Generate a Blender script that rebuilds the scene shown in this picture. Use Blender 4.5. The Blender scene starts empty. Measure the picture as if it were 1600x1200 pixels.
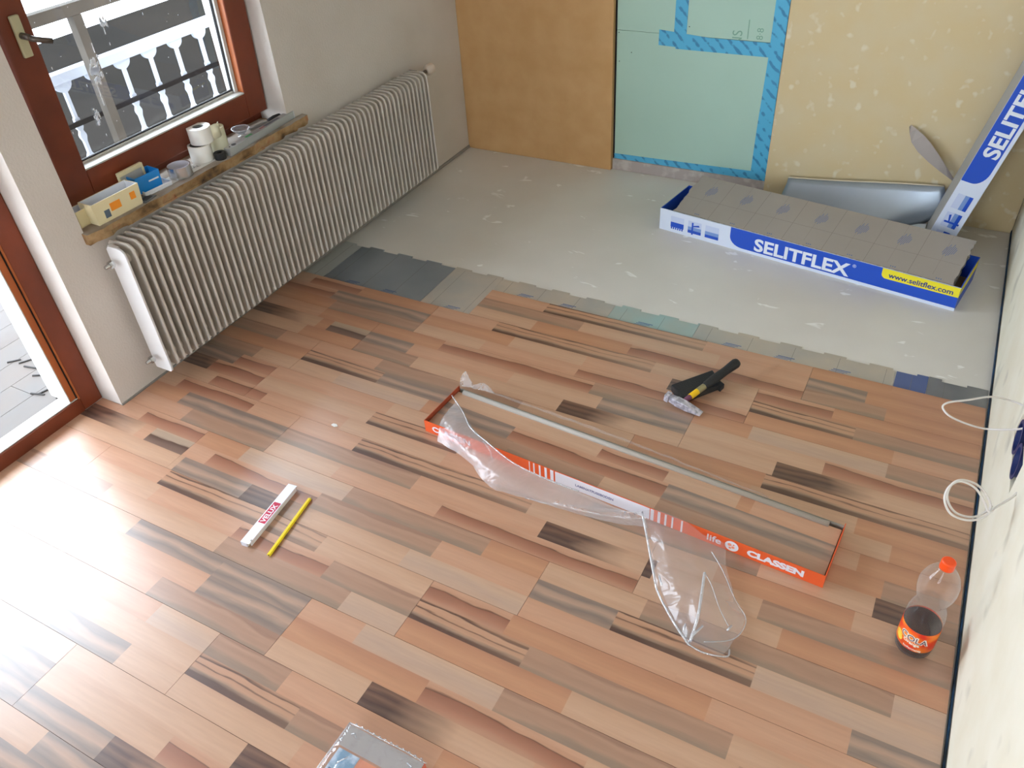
import bpy, bmesh, math, random
from mathutils import Vector, Matrix
import numpy as np
random.seed(7)
SC = bpy.context.scene
COL = SC.collection
PI = math.pi

# ------------------------------------------------------------------ camera
CAMP = Vector((2.35092, -3.65125, 1.775))
YAW, PIT, ROL, FPX = -0.5404517687, 0.6801040255, -0.0771876377, 1254.612
fw = Vector((math.sin(YAW)*math.cos(PIT), math.cos(YAW)*math.cos(PIT), -math.sin(PIT)))
rt = Vector((math.cos(YAW), -math.sin(YAW), 0)); up = rt.cross(fw)
r2 = rt*math.cos(ROL)+up*math.sin(ROL); u2 = -rt*math.sin(ROL)+up*math.cos(ROL)
cd = bpy.data.cameras.new('camera'); cam = bpy.data.objects.new('camera', cd); COL.objects.link(cam)
M = Matrix((r2, u2, -fw)).transposed().to_4x4(); M.translation = CAMP
cam.matrix_world = M
cd.sensor_fit = 'HORIZONTAL'; cd.sensor_width = 36; cd.lens = 36*FPX/1600; cd.clip_start = .02
SC.camera = cam

# ------------------------------------------------------------------ light
w = bpy.data.worlds.new('world'); SC.world = w; w.use_nodes = True
bg = w.node_tree.nodes['Background']
bg.inputs[0].default_value = (0.77, 0.875, 1.0, 1); bg.inputs[1].default_value = 17.0
SC.view_settings.view_transform = 'Standard'; SC.view_settings.look = 'None'
SC.view_settings.gamma = 1; SC.view_settings.use_curve_mapping = False
SC.view_settings.exposure = -0.2
def portal(loc, sx, sy, rot):
    l = bpy.data.lights.new('daylight_portal', 'AREA'); l.shape = 'RECTANGLE'; l.size = sx; l.size_y = sy
    l.cycles.is_portal = True
    o = bpy.data.objects.new('daylight_portal', l); o.location = loc; o.rotation_euler = rot; COL.objects.link(o)
portal((-.32, -2.97, 1.05), 2.1, 1.0, (0, -PI/2, 0))
portal((-.32, -1.81, 1.35), 1.5, 1.0, (0, -PI/2, 0))
portal((1.6, -6.02, 1.5), 1.2, 1.2, (PI/2, 0, PI))  # sampling portal at the added opening behind the camera

# ------------------------------------------------------------------ helpers
def lin(c):
    return tuple(((v/255)/12.92 if v/255 <= .04045 else ((v/255+.055)/1.055)**2.4) for v in c)
def nt_of(name):
    m = bpy.data.materials.new(name); m.use_nodes = True
    return m, m.node_tree, m.node_tree.nodes['Principled BSDF']
def node(nt, t, **k):
    n = nt.nodes.new(t)
    for a, b in k.items(): setattr(n, a, b)
    return n
def ramp_node(nt, stops, interp='LINEAR'):
    r = nt.nodes.new('ShaderNodeValToRGB'); cr = r.color_ramp; cr.interpolation = interp
    while len(cr.elements) < len(stops): cr.elements.new(.5)
    for e, (p, c) in zip(cr.elements, stops):
        e.position = p; e.color = (*lin(c), 1)
    return r
def mat(name, c, rough=.6, metal=0, spec=.5, noise=None, bump=0, bscale=60, alpha=None, trans=0):
    """noise = (scale, colour2, low, high[, detail])"""
    m, nt, b = nt_of(name)
    b.inputs['Base Color'].default_value = (*lin(c), 1)
    b.inputs['Roughness'].default_value = rough; b.inputs['Metallic'].default_value = metal
    b.inputs['Specular IOR Level'].default_value = spec
    if trans: b.inputs['Transmission Weight'].default_value = trans
    tc = node(nt, 'ShaderNodeTexCoord')
    if noise:
        s, c2, lo, hi = noise[:4]
        n = node(nt, 'ShaderNodeTexNoise'); n.inputs['Scale'].default_value = s
        n.inputs['Detail'].default_value = noise[4] if len(noise) > 4 else 4
        nt.links.new(tc.outputs['Object'], n.inputs['Vector'])
        r = ramp_node(nt, [(lo, c), (hi, c2)]); nt.links.new(n.outputs['Fac'], r.inputs[0])
        nt.links.new(r.outputs[0], b.inputs['Base Color'])
    if bump:
        n2 = node(nt, 'ShaderNodeTexNoise'); n2.inputs['Scale'].default_value = bscale; n2.inputs['Detail'].default_value = 3
        nt.links.new(tc.outputs['Object'], n2.inputs['Vector'])
        bp = node(nt, 'ShaderNodeBump'); bp.inputs['Strength'].default_value = bump; bp.inputs['Distance'].default_value = .01
        nt.links.new(n2.outputs['Fac'], bp.inputs['Height']); nt.links.new(bp.outputs[0], b.inputs['Normal'])
    return m
def film_mat(name, tint=(1, 1, 1), gloss=.55, base=.10, edge=.6, diff=(235, 238, 245), rough=.12, bump=.5, bscale=25):
    """thin clear plastic: see-through, glossy, a little milky, more so at grazing angles"""
    m = bpy.data.materials.new(name); m.use_nodes = True; nt = m.node_tree
    nt.nodes.clear(); out = node(nt, 'ShaderNodeOutputMaterial')
    tr = node(nt, 'ShaderNodeBsdfTransparent'); tr.inputs[0].default_value = (*tint, 1)
    gl = node(nt, 'ShaderNodeBsdfGlossy'); gl.inputs['Roughness'].default_value = rough
    df = node(nt, 'ShaderNodeBsdfDiffuse'); df.inputs[0].default_value = (*lin(diff), 1)
    tl = node(nt, 'ShaderNodeBsdfTranslucent'); tl.inputs[0].default_value = (*lin(diff), 1)
    m0 = node(nt, 'ShaderNodeMixShader'); m0.inputs[0].default_value = .4
    nt.links.new(df.outputs[0], m0.inputs[1]); nt.links.new(tl.outputs[0], m0.inputs[2])
    m1 = node(nt, 'ShaderNodeMixShader'); m1.inputs[0].default_value = gloss
    nt.links.new(m0.outputs[0], m1.inputs[1]); nt.links.new(gl.outputs[0], m1.inputs[2])
    lw = node(nt, 'ShaderNodeLayerWeight'); lw.inputs[0].default_value = .35
    mp = node(nt, 'ShaderNodeMapRange'); mp.inputs['To Min'].default_value = base; mp.inputs['To Max'].default_value = edge
    nt.links.new(lw.outputs['Facing'], mp.inputs[0])
    if bump:
        tc = node(nt, 'ShaderNodeTexCoord'); n2 = node(nt, 'ShaderNodeTexNoise'); n2.inputs['Scale'].default_value = bscale
        n2.inputs['Detail'].default_value = 2; n2.inputs['Distortion'].default_value = 1.5
        nt.links.new(tc.outputs['Object'], n2.inputs['Vector'])
        bp = node(nt, 'ShaderNodeBump'); bp.inputs['Strength'].default_value = bump; bp.inputs['Distance'].default_value = .02
        nt.links.new(n2.outputs['Fac'], bp.inputs['Height'])
        nt.links.new(bp.outputs[0], gl.inputs['Normal']); nt.links.new(bp.outputs[0], lw.inputs['Normal'])
    mx = node(nt, 'ShaderNodeMixShader'); nt.links.new(mp.outputs[0], mx.inputs[0])
    nt.links.new(tr.outputs[0], mx.inputs[1]); nt.links.new(m1.outputs[0], mx.inputs[2])
    nt.links.new(mx.outputs[0], out.inputs[0])
    return m

class MB:
    def __init__(s): s.v = []; s.f = []; s.m = []
    def add(s, vs, fs, T=None, mi=0):
        k = len(s.v)
        for p in vs:
            p = Vector(p)
            if T is not None: p = T @ p
            s.v.append(tuple(p))
        for f in fs: s.f.append(tuple(i+k for i in f)); s.m.append(mi)
        return s
    def box(s, x0, x1, y0, y1, z0, z1, T=None, mi=0):
        vs = [(x, y, z) for z in (z0, z1) for y in (y0, y1) for x in (x0, x1)]
        return s.add(vs, [(0, 2, 3, 1), (4, 5, 7, 6), (0, 1, 5, 4), (2, 6, 7, 3), (0, 4, 6, 2), (1, 3, 7, 5)], T, mi)
    def prism(s, poly, z0, z1, T=None, mi=0):
        n = len(poly); vs = [(x, y, z0) for x, y in poly]+[(x, y, z1) for x, y in poly]
        fs = [tuple(range(n))[::-1], tuple(range(n, 2*n))]+[(i, (i+1) % n, (i+1) % n+n, i+n) for i in range(n)]
        return s.add(vs, fs, T, mi)
    def lathe(s, prof, n=24, T=None, mi=0, a0=0, a1=2*PI):
        full = abs(a1-a0-2*PI) < 1e-6; na = n if full else n+1
        vs = []; fs = []
        for r, z in prof:
            for i in range(na):
                a = a0+(a1-a0)*i/n; vs.append((r*math.cos(a), r*math.sin(a), z))
        for j in range(len(prof)-1):
            for i in range(n):
                i2 = (i+1) % na; fs.append((j*na+i, j*na+i2, (j+1)*na+i2, (j+1)*na+i))
        return s.add(vs, fs, T, mi)
    def cyl(s, a, b, r, r1=None, n=16, mi=0):
        a = Vector(a); b = Vector(b); d = b-a; r1 = r if r1 is None else r1
        T = Matrix.Translation(a) @ d.to_track_quat('Z', 'Y').to_matrix().to_4x4()
        return s.lathe([(0, 0), (r, 0), (r1, d.length), (0, d.length)], n, T, mi)
    def tube(s, pts, r, n=8, mi=0, radii=None):
        pts = [Vector(p) for p in pts]; vs = []; fs = []
        t = (pts[1]-pts[0]).normalized(); nrm = t.orthogonal().normalized()
        for i, p in enumerate(pts):
            t = (pts[min(i+1, len(pts)-1)]-pts[max(i-1, 0)]).normalized()
            nrm = (nrm-t*nrm.dot(t)).normalized(); bn = t.cross(nrm); rr = radii[i] if radii else r
            for k in range(n):
                a = 2*PI*k/n; vs.append(tuple(p+nrm*math.cos(a)*rr+bn*math.sin(a)*rr))
        for i in range(len(pts)-1):
            for k in range(n):
                fs.append((i*n+k, i*n+(k+1) % n, (i+1)*n+(k+1) % n, (i+1)*n+k))
        fs.append(tuple(range(n))[::-1]); fs.append(tuple(range((len(pts)-1)*n, len(pts)*n)))
        return s.add(vs, fs, None, mi)
    def mesh(s, name, mats, smooth=False):
        me = bpy.data.meshes.new(name); me.from_pydata(s.v, [], s.f)
        for m in (mats if isinstance(mats, (list, tuple)) else [mats]): me.materials.append(m)
        me.polygons.foreach_set('material_index', s.m)
        if smooth: me.polygons.foreach_set('use_smooth', [True]*len(s.f))
        bm = bmesh.new(); bm.from_mesh(me); bmesh.ops.recalc_face_normals(bm, faces=bm.faces); bm.to_mesh(me); bm.free()
        me.update(); return me
    def build(s, name, mats, parent=None, smooth=False, loc=(0, 0, 0), rot=(0, 0, 0), bevel=0, seg=2, auto=None):
        o = bpy.data.objects.new(name, s.mesh(name, mats, smooth or auto is not None)); COL.objects.link(o)
        o.location = loc; o.rotation_euler = rot
        if parent: o.parent = parent
        if auto is not None: o.data.set_sharp_from_angle(angle=math.radians(auto))
        if bevel:
            b = o.modifiers.new('bevel', 'BEVEL'); b.width = bevel; b.segments = seg; b.limit_method = 'ANGLE'
            b.angle_limit = math.radians(40); b.harden_normals = False
        return o
def tag(o, label=None, cat=None, group=None, kind=None):
    if label: o['label'] = label
    if cat: o['category'] = cat
    if group: o['group'] = group
    if kind: o['kind'] = kind
    return o
def empty(name, loc=(0, 0, 0), rot=(0, 0, 0), **k):
    o = bpy.data.objects.new(name, None); COL.objects.link(o); o.location = loc; o.rotation_euler = rot
    o.empty_display_size = .05
    return tag(o, **k)
def spline(pts, n=8, closed=False):
    pts = [Vector(p) for p in pts]; out = []
    N = len(pts)
    for i in range(N if closed else N-1):
        g = lambda k: pts[k % N] if closed else pts[min(max(k, 0), N-1)]
        p0, p1, p2, p3 = g(i-1), g(i), g(i+1), g(i+2)
        for j in range(n):
            t = j/n
            out.append(.5*((2*p1)+(-p0+p2)*t+(2*p0-5*p1+4*p2-p3)*t*t+(-p0+3*p1-3*p2+p3)*t**3))
    if not closed: out.append(pts[-1])
    return out
def text_mesh(txt, name, m, parent, size, T, extrude=.0002, bold=0, sx=1, spacing=1, align='LEFT'):
    cu = bpy.data.curves.new(name, 'FONT'); cu.body = txt; cu.size = size; cu.extrude = extrude; cu.offset = bold
    cu.space_character = spacing; cu.align_x = align; cu.resolution_u = 4
    t = bpy.data.objects.new('tmp', cu); COL.objects.link(t)
    dg = bpy.context.evaluated_depsgraph_get(); dg.update()
    me = bpy.data.meshes.new_from_object(t.evaluated_get(dg)); bpy.data.objects.remove(t); bpy.data.curves.remove(cu)
    me.transform(Matrix.Diagonal((sx, 1, 1, 1))); me.materials.clear(); me.materials.append(m); me.name = name
    o = bpy.data.objects.new(name, me); COL.objects.link(o); o.parent = parent; o.matrix_local = T
    return o
def basis(o, x, y):
    x = Vector(x).normalized(); y = Vector(y); y = (y-x*y.dot(x)).normalized(); z = x.cross(y)
    T = Matrix((x, y, z)).transposed().to_4x4(); T.translation = Vector(o); return T
def RZ(a): return Matrix.Rotation(a, 4, 'Z')
def TR(*p): return Matrix.Translation(p)

# ------------------------------------------------------------------ materials
plaster = mat('plaster', (214, 206, 198), .9, noise=(3, (206, 197, 187), .35, .7), bump=.15, bscale=120)
concrete, nt, b = nt_of('screed')
tc = node(nt, 'ShaderNodeTexCoord')
n1 = node(nt, 'ShaderNodeTexNoise'); n1.inputs['Scale'].default_value = 1.6; n1.inputs['Detail'].default_value = 5
n2 = node(nt, 'ShaderNodeTexNoise'); n2.inputs['Scale'].default_value = 10; n2.inputs['Detail'].default_value = 3; n2.inputs['Distortion'].default_value = .6
mpg = node(nt, 'ShaderNodeMapping'); mpg.inputs['Scale'].default_value = (.8, 1.5, 1)
nt.links.new(tc.outputs['Object'], mpg.inputs[0]); nt.links.new(mpg.outputs[0], n2.inputs['Vector'])
nt.links.new(tc.outputs['Object'], n1.inputs['Vector'])
ra = ramp_node(nt, [(.3, (210, 204, 195)), (.7, (224, 220, 213))]); nt.links.new(n1.outputs['Fac'], ra.inputs[0])
rb = node(nt, 'ShaderNodeValToRGB'); rb.color_ramp.elements[0].position = .665; rb.color_ramp.elements[1].position = .70
nt.links.new(n2.outputs['Fac'], rb.inputs[0])
mx = node(nt, 'ShaderNodeMix', data_type='RGBA'); mx.inputs[7].default_value = (*lin((242, 240, 236)), 1)
nt.links.new(rb.outputs[0], mx.inputs[0]); nt.links.new(ra.outputs[0], mx.inputs[6]); nt.links.new(mx.outputs[2], b.inputs['Base Color'])
b.inputs['Roughness'].default_value = .42
chipl = mat('chipboard_ochre', (200, 156, 102), .8, noise=(9, (208, 166, 114), .35, .7, 6), bump=.1, bscale=200)
def flake_mat(name, c0, c1, c2, sc=22, streak=None):
    m, nt, b = nt_of(name)
    tc = node(nt, 'ShaderNodeTexCoord')
    n1 = node(nt, 'ShaderNodeTexNoise'); n1.inputs['Scale'].default_value = 7; n1.inputs['Detail'].default_value = 6
    v = node(nt, 'ShaderNodeTexNoise'); v.inputs['Scale'].default_value = sc; v.inputs['Detail'].default_value = 1.5
    for n in (n1, v): nt.links.new(tc.outputs['Object'], n.inputs['Vector'])
    r1 = ramp_node(nt, [(.35, c0), (.65, c1)]); nt.links.new(n1.outputs['Fac'], r1.inputs[0])
    rr = node(nt, 'ShaderNodeValToRGB'); rr.color_ramp.elements[0].position = .63; rr.color_ramp.elements[1].position = .74
    nt.links.new(v.outputs['Fac'], rr.inputs[0])
    mx = node(nt, 'ShaderNodeMix', data_type='RGBA'); mx.inputs[7].default_value = (*lin(c2), 1)
    nt.links.new(rr.outputs[0], mx.inputs[0]); nt.links.new(r1.outputs[0], mx.inputs[6])
    nt.links.new(mx.outputs[2], b.inputs['Base Color']); b.inputs['Roughness'].default_value = .8
    return m
flake = flake_mat('strand_board_pale', (214, 196, 158), (214, 192, 148), (224, 212, 186), 24)
flake_r = flake_mat('strand_board_cream', (226, 218, 196), (232, 226, 208), (205, 198, 180), 9)
green = mat('green_board', (178, 208, 192), .8, noise=(2, (172, 202, 186), .3, .7))
tapeb, nt, b = nt_of('blue_tape')
tc = node(nt, 'ShaderNodeTexCoord'); wv = node(nt, 'ShaderNodeTexWave', wave_type='BANDS', bands_direction='DIAGONAL')
wv.inputs['Scale'].default_value = 11; wv.inputs['Distortion'].default_value = .5; wv.inputs['Detail'].default_value = 0
nz = node(nt, 'ShaderNodeTexNoise'); nz.inputs['Scale'].default_value = 34
nt.links.new(tc.outputs['Object'], wv.inputs[0]); nt.links.new(tc.outputs['Object'], nz.inputs['Vector'])
mm = node(nt, 'ShaderNodeMath', operation='MULTIPLY'); nt.links.new(wv.outputs['Fac'], mm.inputs[0]); nt.links.new(nz.outputs['Fac'], mm.inputs[1])
rp = ramp_node(nt, [(.40, (84, 178, 216)), (.50, (58, 132, 178))]); nt.links.new(mm.outputs[0], rp.inputs[0])
nt.links.new(rp.outputs[0], b.inputs['Base Color']); b.inputs['Roughness'].default_value = .45
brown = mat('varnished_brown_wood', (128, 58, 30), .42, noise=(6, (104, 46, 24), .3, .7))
brown_lit = mat('varnished_wood_daylit', (176, 96, 48), .4, noise=(6, (160, 84, 40), .3, .7))  # lighter copy of the brown wood, daylight painted into its colour
dark = mat('dark_gap', (28, 24, 24), .9)
blk = mat('black_rubber', (34, 35, 37), .6, bump=.4, bscale=300)
alu = mat('aluminium', (190, 192, 192), .4, .6)
beadm = mat('grey_bead', (205, 205, 200), .45)
white = mat('white_paint', (232, 230, 226), .45)
radm = mat('radiator_enamel', (206, 198, 188), .5, noise=(9, (196, 188, 176), .3, .7))
radw = mat('radiator_end_enamel', (218, 216, 214), .45)
chrome = mat('chrome', (205, 205, 205), .18, 1)
def clear_glass(name):
    m = bpy.data.materials.new(name); m.use_nodes = True; nt = m.node_tree; nt.nodes.clear()
    out = node(nt, 'ShaderNodeOutputMaterial'); tr = node(nt, 'ShaderNodeBsdfTransparent'); tr.inputs[0].default_value = (.93, .95, .95, 1)
    gl = node(nt, 'ShaderNodeBsdfGlossy'); gl.inputs['Roughness'].default_value = .01
    lw = node(nt, 'ShaderNodeLayerWeight'); pw = node(nt, 'ShaderNodeMath', operation='POWER'); pw.inputs[1].default_value = 4; nt.links.new(lw.outputs['Facing'], pw.inputs[0])
    fr = node(nt, 'ShaderNodeMath', operation='MULTIPLY_ADD'); fr.inputs[1].default_value = .6; fr.inputs[2].default_value = .03; nt.links.new(pw.outputs[0], fr.inputs[0])
    mx = node(nt, 'ShaderNodeMixShader')
    for a, b_ in ((fr.outputs[0], mx.inputs[0]), (tr.outputs[0], mx.inputs[1]), (gl.outputs[0], mx.inputs[2]), (mx.outputs[0], out.inputs[0])): nt.links.new(a, b_)
    return m
glassm = clear_glass('window_glass')
foil = mat('foil_underlay', (196, 184, 168), .4, .25, noise=(5, (176, 174, 168), .35, .65), bump=.1, bscale=40)
foil_b = mat('foil_underlay_blue', (92, 110, 160), .35, .35)
foil_s = mat('foil_silver', (168, 176, 184), .28, .6, noise=(2.5, (140, 150, 160), .3, .7))
inkb = mat('blue_ink', (88, 112, 158), .6)
inkd = mat('dark_ink', (80, 84, 92), .6)
cream = mat('cream_plastic', (232, 218, 176), .4)
creamw = mat('white_plastic', (226, 228, 232), .35)
bluep = mat('blue_plastic', (28, 140, 222), .3)
orsticker = mat('orange_sticker', (245, 150, 40), .5)
silvert = mat('silver_tape', (200, 200, 202), .25, .9)
tapew = mat('white_tape', (240, 238, 232), .45)
tapec = mat('cream_tape', (232, 228, 200), .5)
stone, nt, b = nt_of('rough_stone')
tc = node(nt, 'ShaderNodeTexCoord'); n1 = node(nt, 'ShaderNodeTexNoise'); n1.inputs['Scale'].default_value = 16; n1.inputs['Detail'].default_value = 6
nt.links.new(tc.outputs['Object'], n1.inputs['Vector'])
rp = ramp_node(nt, [(.3, (78, 58, 40)), (.46, (150, 116, 76)), (.6, (176, 146, 106)), (.72, (166, 112, 76))]); nt.links.new(n1.outputs['Fac'], rp.inputs[0])
nt.links.new(rp.outputs[0], b.inputs['Base Color']); b.inputs['Roughness'].default_value = .85
bp = node(nt, 'ShaderNodeBump'); bp.inputs['Strength'].default_value = .6; bp.inputs['Distance'].default_value = .01
nt.links.new(n1.outputs['Fac'], bp.inputs['Height']); nt.links.new(bp.outputs[0], b.inputs['Normal'])
stonetop = mat('dusty_stone_top', (170, 160, 148), .8, noise=(12, (140, 122, 102), .4, .65, 6))
paperw = mat('paper', (222, 220, 214), .7)

# laminate decor: one material per kind of stave
KINDS = {
 'L': [(0, (206, 168, 138)), (.35, (212, 178, 150)), (.7, (208, 172, 142)), (1, (198, 160, 130))],
 'P': [(0, (204, 152, 120)), (.4, (212, 165, 134)), (.75, (206, 158, 128)), (1, (200, 150, 118))],
 'O': [(0, (194, 136, 98)), (.4, (204, 148, 108)), (.8, (190, 132, 95)), (1, (182, 124, 90))],
 'W': [(0, (200, 174, 154)), (.35, (192, 172, 158)), (.7, (202, 178, 158)), (1, (208, 176, 150))],
 'G': [(0, (146, 128, 118)), (.2, (108, 104, 104)), (.38, (150, 134, 124)), (.5, (186, 156, 136)), (.65, (168, 144, 130)), (.8, (112, 108, 108)), (1, (130, 116, 110))],
 'D': [(0, (88, 60, 50)), (.2, (92, 66, 56)), (.29, (150, 124, 106)), (.4, (196, 152, 120)), (.56, (192, 146, 114)), (.61, (104, 70, 56)), (.66, (196, 150, 118)), (.86, (200, 154, 122)), (.9, (78, 50, 42)), (.94, (120, 84, 66)), (1, (180, 136, 108))],
 'B': [(0, (188, 140, 112)), (.25, (176, 118, 90)), (.5, (158, 102, 76)), (.64, (150, 92, 68)), (.68, (100, 60, 44)), (.73, (198, 148, 116)), (1, (206, 160, 130))],
 'M': [(0, (112, 108, 102)), (.15, (124, 114, 104)), (.3, (160, 130, 112)), (.6, (152, 120, 102)), (.85, (168, 136, 116)), (.95, (122, 90, 76)), (1, (130, 98, 84))],
 'K': [(0, (84, 60, 52)), (.2, (108, 84, 74)), (.35, (76, 52, 46)), (.55, (124, 92, 76)), (.7, (82, 54, 46)), (.85, (130, 96, 78)), (1, (100, 68, 56))],
 'S': [(0, (134, 108, 94)), (.35, (112, 88, 78)), (.5, (84, 54, 44)), (.57, (178, 158, 138)), (1, (192, 172, 150))]}
PITCH, Y0 = .0640775, .0232525
def stave_mat(k, stops):
    m, nt, b = nt_of('laminate_'+k)
    L = nt.links.new
    tc = node(nt, 'ShaderNodeTexCoord'); sp = node(nt, 'ShaderNodeSeparateXYZ'); L(tc.outputs['Object'], sp.inputs[0])
    oi = node(nt, 'ShaderNodeObjectInfo')
    off = node(nt, 'ShaderNodeMath', operation='MULTIPLY'); off.inputs[1].default_value = 57.0; L(oi.outputs['Random'], off.inputs[0])
    def coords(sx, sy):
        ax = node(nt, 'ShaderNodeMath', operation='MULTIPLY_ADD'); ax.inputs[1].default_value = sx; L(sp.outputs[0], ax.inputs[0]); L(off.outputs[0], ax.inputs[2])
        ay = node(nt, 'ShaderNodeMath', operation='MULTIPLY'); ay.inputs[1].default_value = sy; L(sp.outputs[1], ay.inputs[0])
        c = node(nt, 'ShaderNodeCombineXYZ'); L(ax.outputs[0], c.inputs[0]); L(ay.outputs[0], c.inputs[1]); L(off.outputs[0], c.inputs[2]); return c
    c1 = coords(3.0, 11); w1 = node(nt, 'ShaderNodeTexNoise'); w1.inputs['Scale'].default_value = 1; w1.inputs['Detail'].default_value = 3.5; L(c1.outputs[0], w1.inputs['Vector'])
    c2 = coords(9, 130); w2 = node(nt, 'ShaderNodeTexNoise'); w2.inputs['Scale'].default_value = 1; w2.inputs['Detail'].default_value = 4; L(c2.outputs[0], w2.inputs['Vector'])
    v = node(nt, 'ShaderNodeMath', operation='MULTIPLY'); v.inputs[1].default_value = 1/PITCH; L(sp.outputs[1], v.inputs[0])
    a = node(nt, 'ShaderNodeMath', operation='MULTIPLY_ADD'); wa = {'D': .5, 'B': .7, 'K': .7, 'S': .45}.get(k, 1.0); a.inputs[1].default_value = wa; a.inputs[2].default_value = -wa/2
    L(w1.outputs['Fac'], a.inputs[0])
    vv = node(nt, 'ShaderNodeMath', operation='ADD'); L(v.outputs[0], vv.inputs[0]); L(a.outputs[0], vv.inputs[1])
    a2 = node(nt, 'ShaderNodeMath', operation='MULTIPLY_ADD'); a2.inputs[1].default_value = .16; L(w2.outputs['Fac'], a2.inputs[0]); L(vv.outputs[0], a2.inputs[2])
    a3 = node(nt, 'ShaderNodeMath', operation='SUBTRACT'); a3.inputs[1].default_value = .08; L(a2.outputs[0], a3.inputs[0])
    rp = ramp_node(nt, stops); L(a3.outputs[0], rp.inputs[0]); col = rp.outputs[0]
    if k in 'KD':      # figure fades into plain wood along the stave
        u = node(nt, 'ShaderNodeMath', operation='MULTIPLY_ADD'); u.inputs[1].default_value = .35 if k == 'K' else .22; L(w1.outputs['Fac'], u.inputs[0]); 
        L(sp.outputs[0], u.inputs[2])
        mr = node(nt, 'ShaderNodeMapRange'); mr.inputs['From Min'].default_value = .26 if k == 'K' else .2; mr.inputs['From Max'].default_value = .42 if k == 'K' else .75
        mr.inputs['To Max'].default_value = 1 if k == 'K' else .45
        L(u.outputs[0], mr.inputs[0])
        r2_ = ramp_node(nt, KINDS['L']); L(a3.outputs[0], r2_.inputs[0])
        mx = node(nt, 'ShaderNodeMix', data_type='RGBA'); L(mr.outputs[0], mx.inputs[0]); L(col, mx.inputs[6]); L(r2_.outputs[0], mx.inputs[7]); col = mx.outputs[2]
    hv = node(nt, 'ShaderNodeHueSaturation'); L(col, hv.inputs['Color'])
    g1 = node(nt, 'ShaderNodeMath', operation='MULTIPLY_ADD'); g1.inputs[1].default_value = .24; g1.inputs[2].default_value = .88; L(w2.outputs['Fac'], g1.inputs[0])
    L(g1.outputs[0], hv.inputs['Value'])
    hv.inputs['Saturation'].default_value = .95
    L(hv.outputs[0], b.inputs['Base Color']); b.inputs['Roughness'].default_value = .3
    b.inputs['Specular IOR Level'].default_value = .95
    return m
def soften(k, c):
    base = (206, 160, 128); f = {'D': .04, 'K': .04, 'G': .28, 'M': .46, 'B': .12, 'S': .06, 'L': .38, 'P': .38, 'W': .35, 'O': .25}.get(k, .08)
    return tuple((a*(1-f)+b_*f)*k_ for a, b_, k_ in zip(c, base, (.915, .885, .86)))
for k_ in KINDS: KINDS[k_] = [(p, soften(k_, c)) for p, c in KINDS[k_]]
SM = {k: stave_mat(k, s) for k, s in KINDS.items()}
core = mat('laminate_core', (120, 96, 74), .8)

# ------------------------------------------------------------------ room shell
W, HC, YF = 2.69, 2.5, -6.0
fl = MB().box(-.05, W+.1, YF, .06, -.12, -.012).build('floor', concrete); tag(fl, kind='structure')
tag(MB().box(-.3, W+.1, YF, .06, HC, HC+.1).build('ceiling', white), kind='structure')
wl = MB()
wl.box(-.3, 0, -1.315, .06, -.12, HC).box(-.3, 0, -2.31, -1.315, -.12, .585).box(-.3, 0, -2.44, -2.31, -.12, HC)
wl.box(-.3, 0, -2.31, -1.315, 2.08, HC).box(-.3, 0, -3.45, -2.44, 2.12, HC).box(-.2, 0, -3.45, -2.44, -.12, -.0085).box(-.3, 0, YF, -3.45, -.12, HC)
tag(wl.build('wall_left', plaster), kind='structure')
wf = MB().box(-.3, 1.0, YF-.1, YF, -.12, HC).box(2.2, W+.1, YF-.1, YF, -.12, HC).box(1.0, 2.2, YF-.1, YF, -.12, .9).box(1.0, 2.2, YF-.1, YF, 2.1, HC)  # unseen wall; its window opening is added to let in fill daylight
tag(wf.build('wall_front', plaster), kind='structure')
# back wall: carcass with boards screwed on
wb = MB().box(-.3, W+.1, .045, .14, -.12, HC).build('wall_back', mat('wall_carcass', (120, 105, 90), .9)); tag(wb, kind='structure')
MB().box(.001, .853, .0, .044, -.011, HC-.005).build('wall_board', chipl, wb, bevel=.001)
MB().box(1.634, W-.001, .012, .044, -.011, HC-.005).build('wall_board', flake, wb, bevel=.001)['label'] = 'pale strand board right of the green boards'
MB().box(.8625, 1.62, .026, .044, .048, .672).build('green_board', green, wb, bevel=.0008)
MB().box(.8625, 1.165, .026, .044, .6735, HC-.005).build('green_board', green, wb, bevel=.0008)
MB().box(1.167, 1.62, .026, .044, .6735, HC-.005).build('green_board', green, wb, bevel=.0008)
MB().box(.854, .8615, .026, .044, -.011, HC-.005).build('dark_joint', dark, wb)
MB().box(.855, 1.633, .018, .044, -.011, .046).build('base_strip', mat('grey_base_board', (176, 164, 158), .8, noise=(20, (196, 188, 180), .5, .65)), wb)
def tape(poly, th=.0006, y=.026):
    T = Matrix(((1, 0, 0, 0), (0, 0, -1, y), (0, 1, 0, 0), (0, 0, 0, 1)))
    o = MB().prism(poly, .0002, th, T).build('blue_tape', tapeb, wb); return o
tape([(.862, .036), (1.2, .034), (1.63, .030), (1.63, .088), (1.25, .079), (1.0, .074), (.862, .072)], .0010)
tape([(1.560, .06), (1.632, .06), (1.630, .45), (1.628, HC-.02), (1.574, HC-.02), (1.570, .6), (1.562, .3)], .0016)
tape([(1.068, .622), (1.148, .620), (1.15, .612), (1.60, .612), (1.60, .672), (1.30, .672), (1.068, .690)], .0013)
tape([(1.138, .64), (1.196, .64), (1.200, HC-.02), (1.140, HC-.02)], .0008)
pg = mat('green_print', (130, 170, 150), .8)
Tg = basis((1.445, .0258, .645), (0, 0, 1), (-1, 0, 0))
text_mesh('NS', 'green_print', pg, wb, .062, Tg, sx=.9)
MB().box(1.468, 1.472, .0254, .026, .68, .76).build('green_print', pg, wb)
text_mesh('8·8', 'green_print', pg, wb, .04, basis((1.535, .0258, .68), (0, 0, 1), (-1, 0, 0)))
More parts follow.
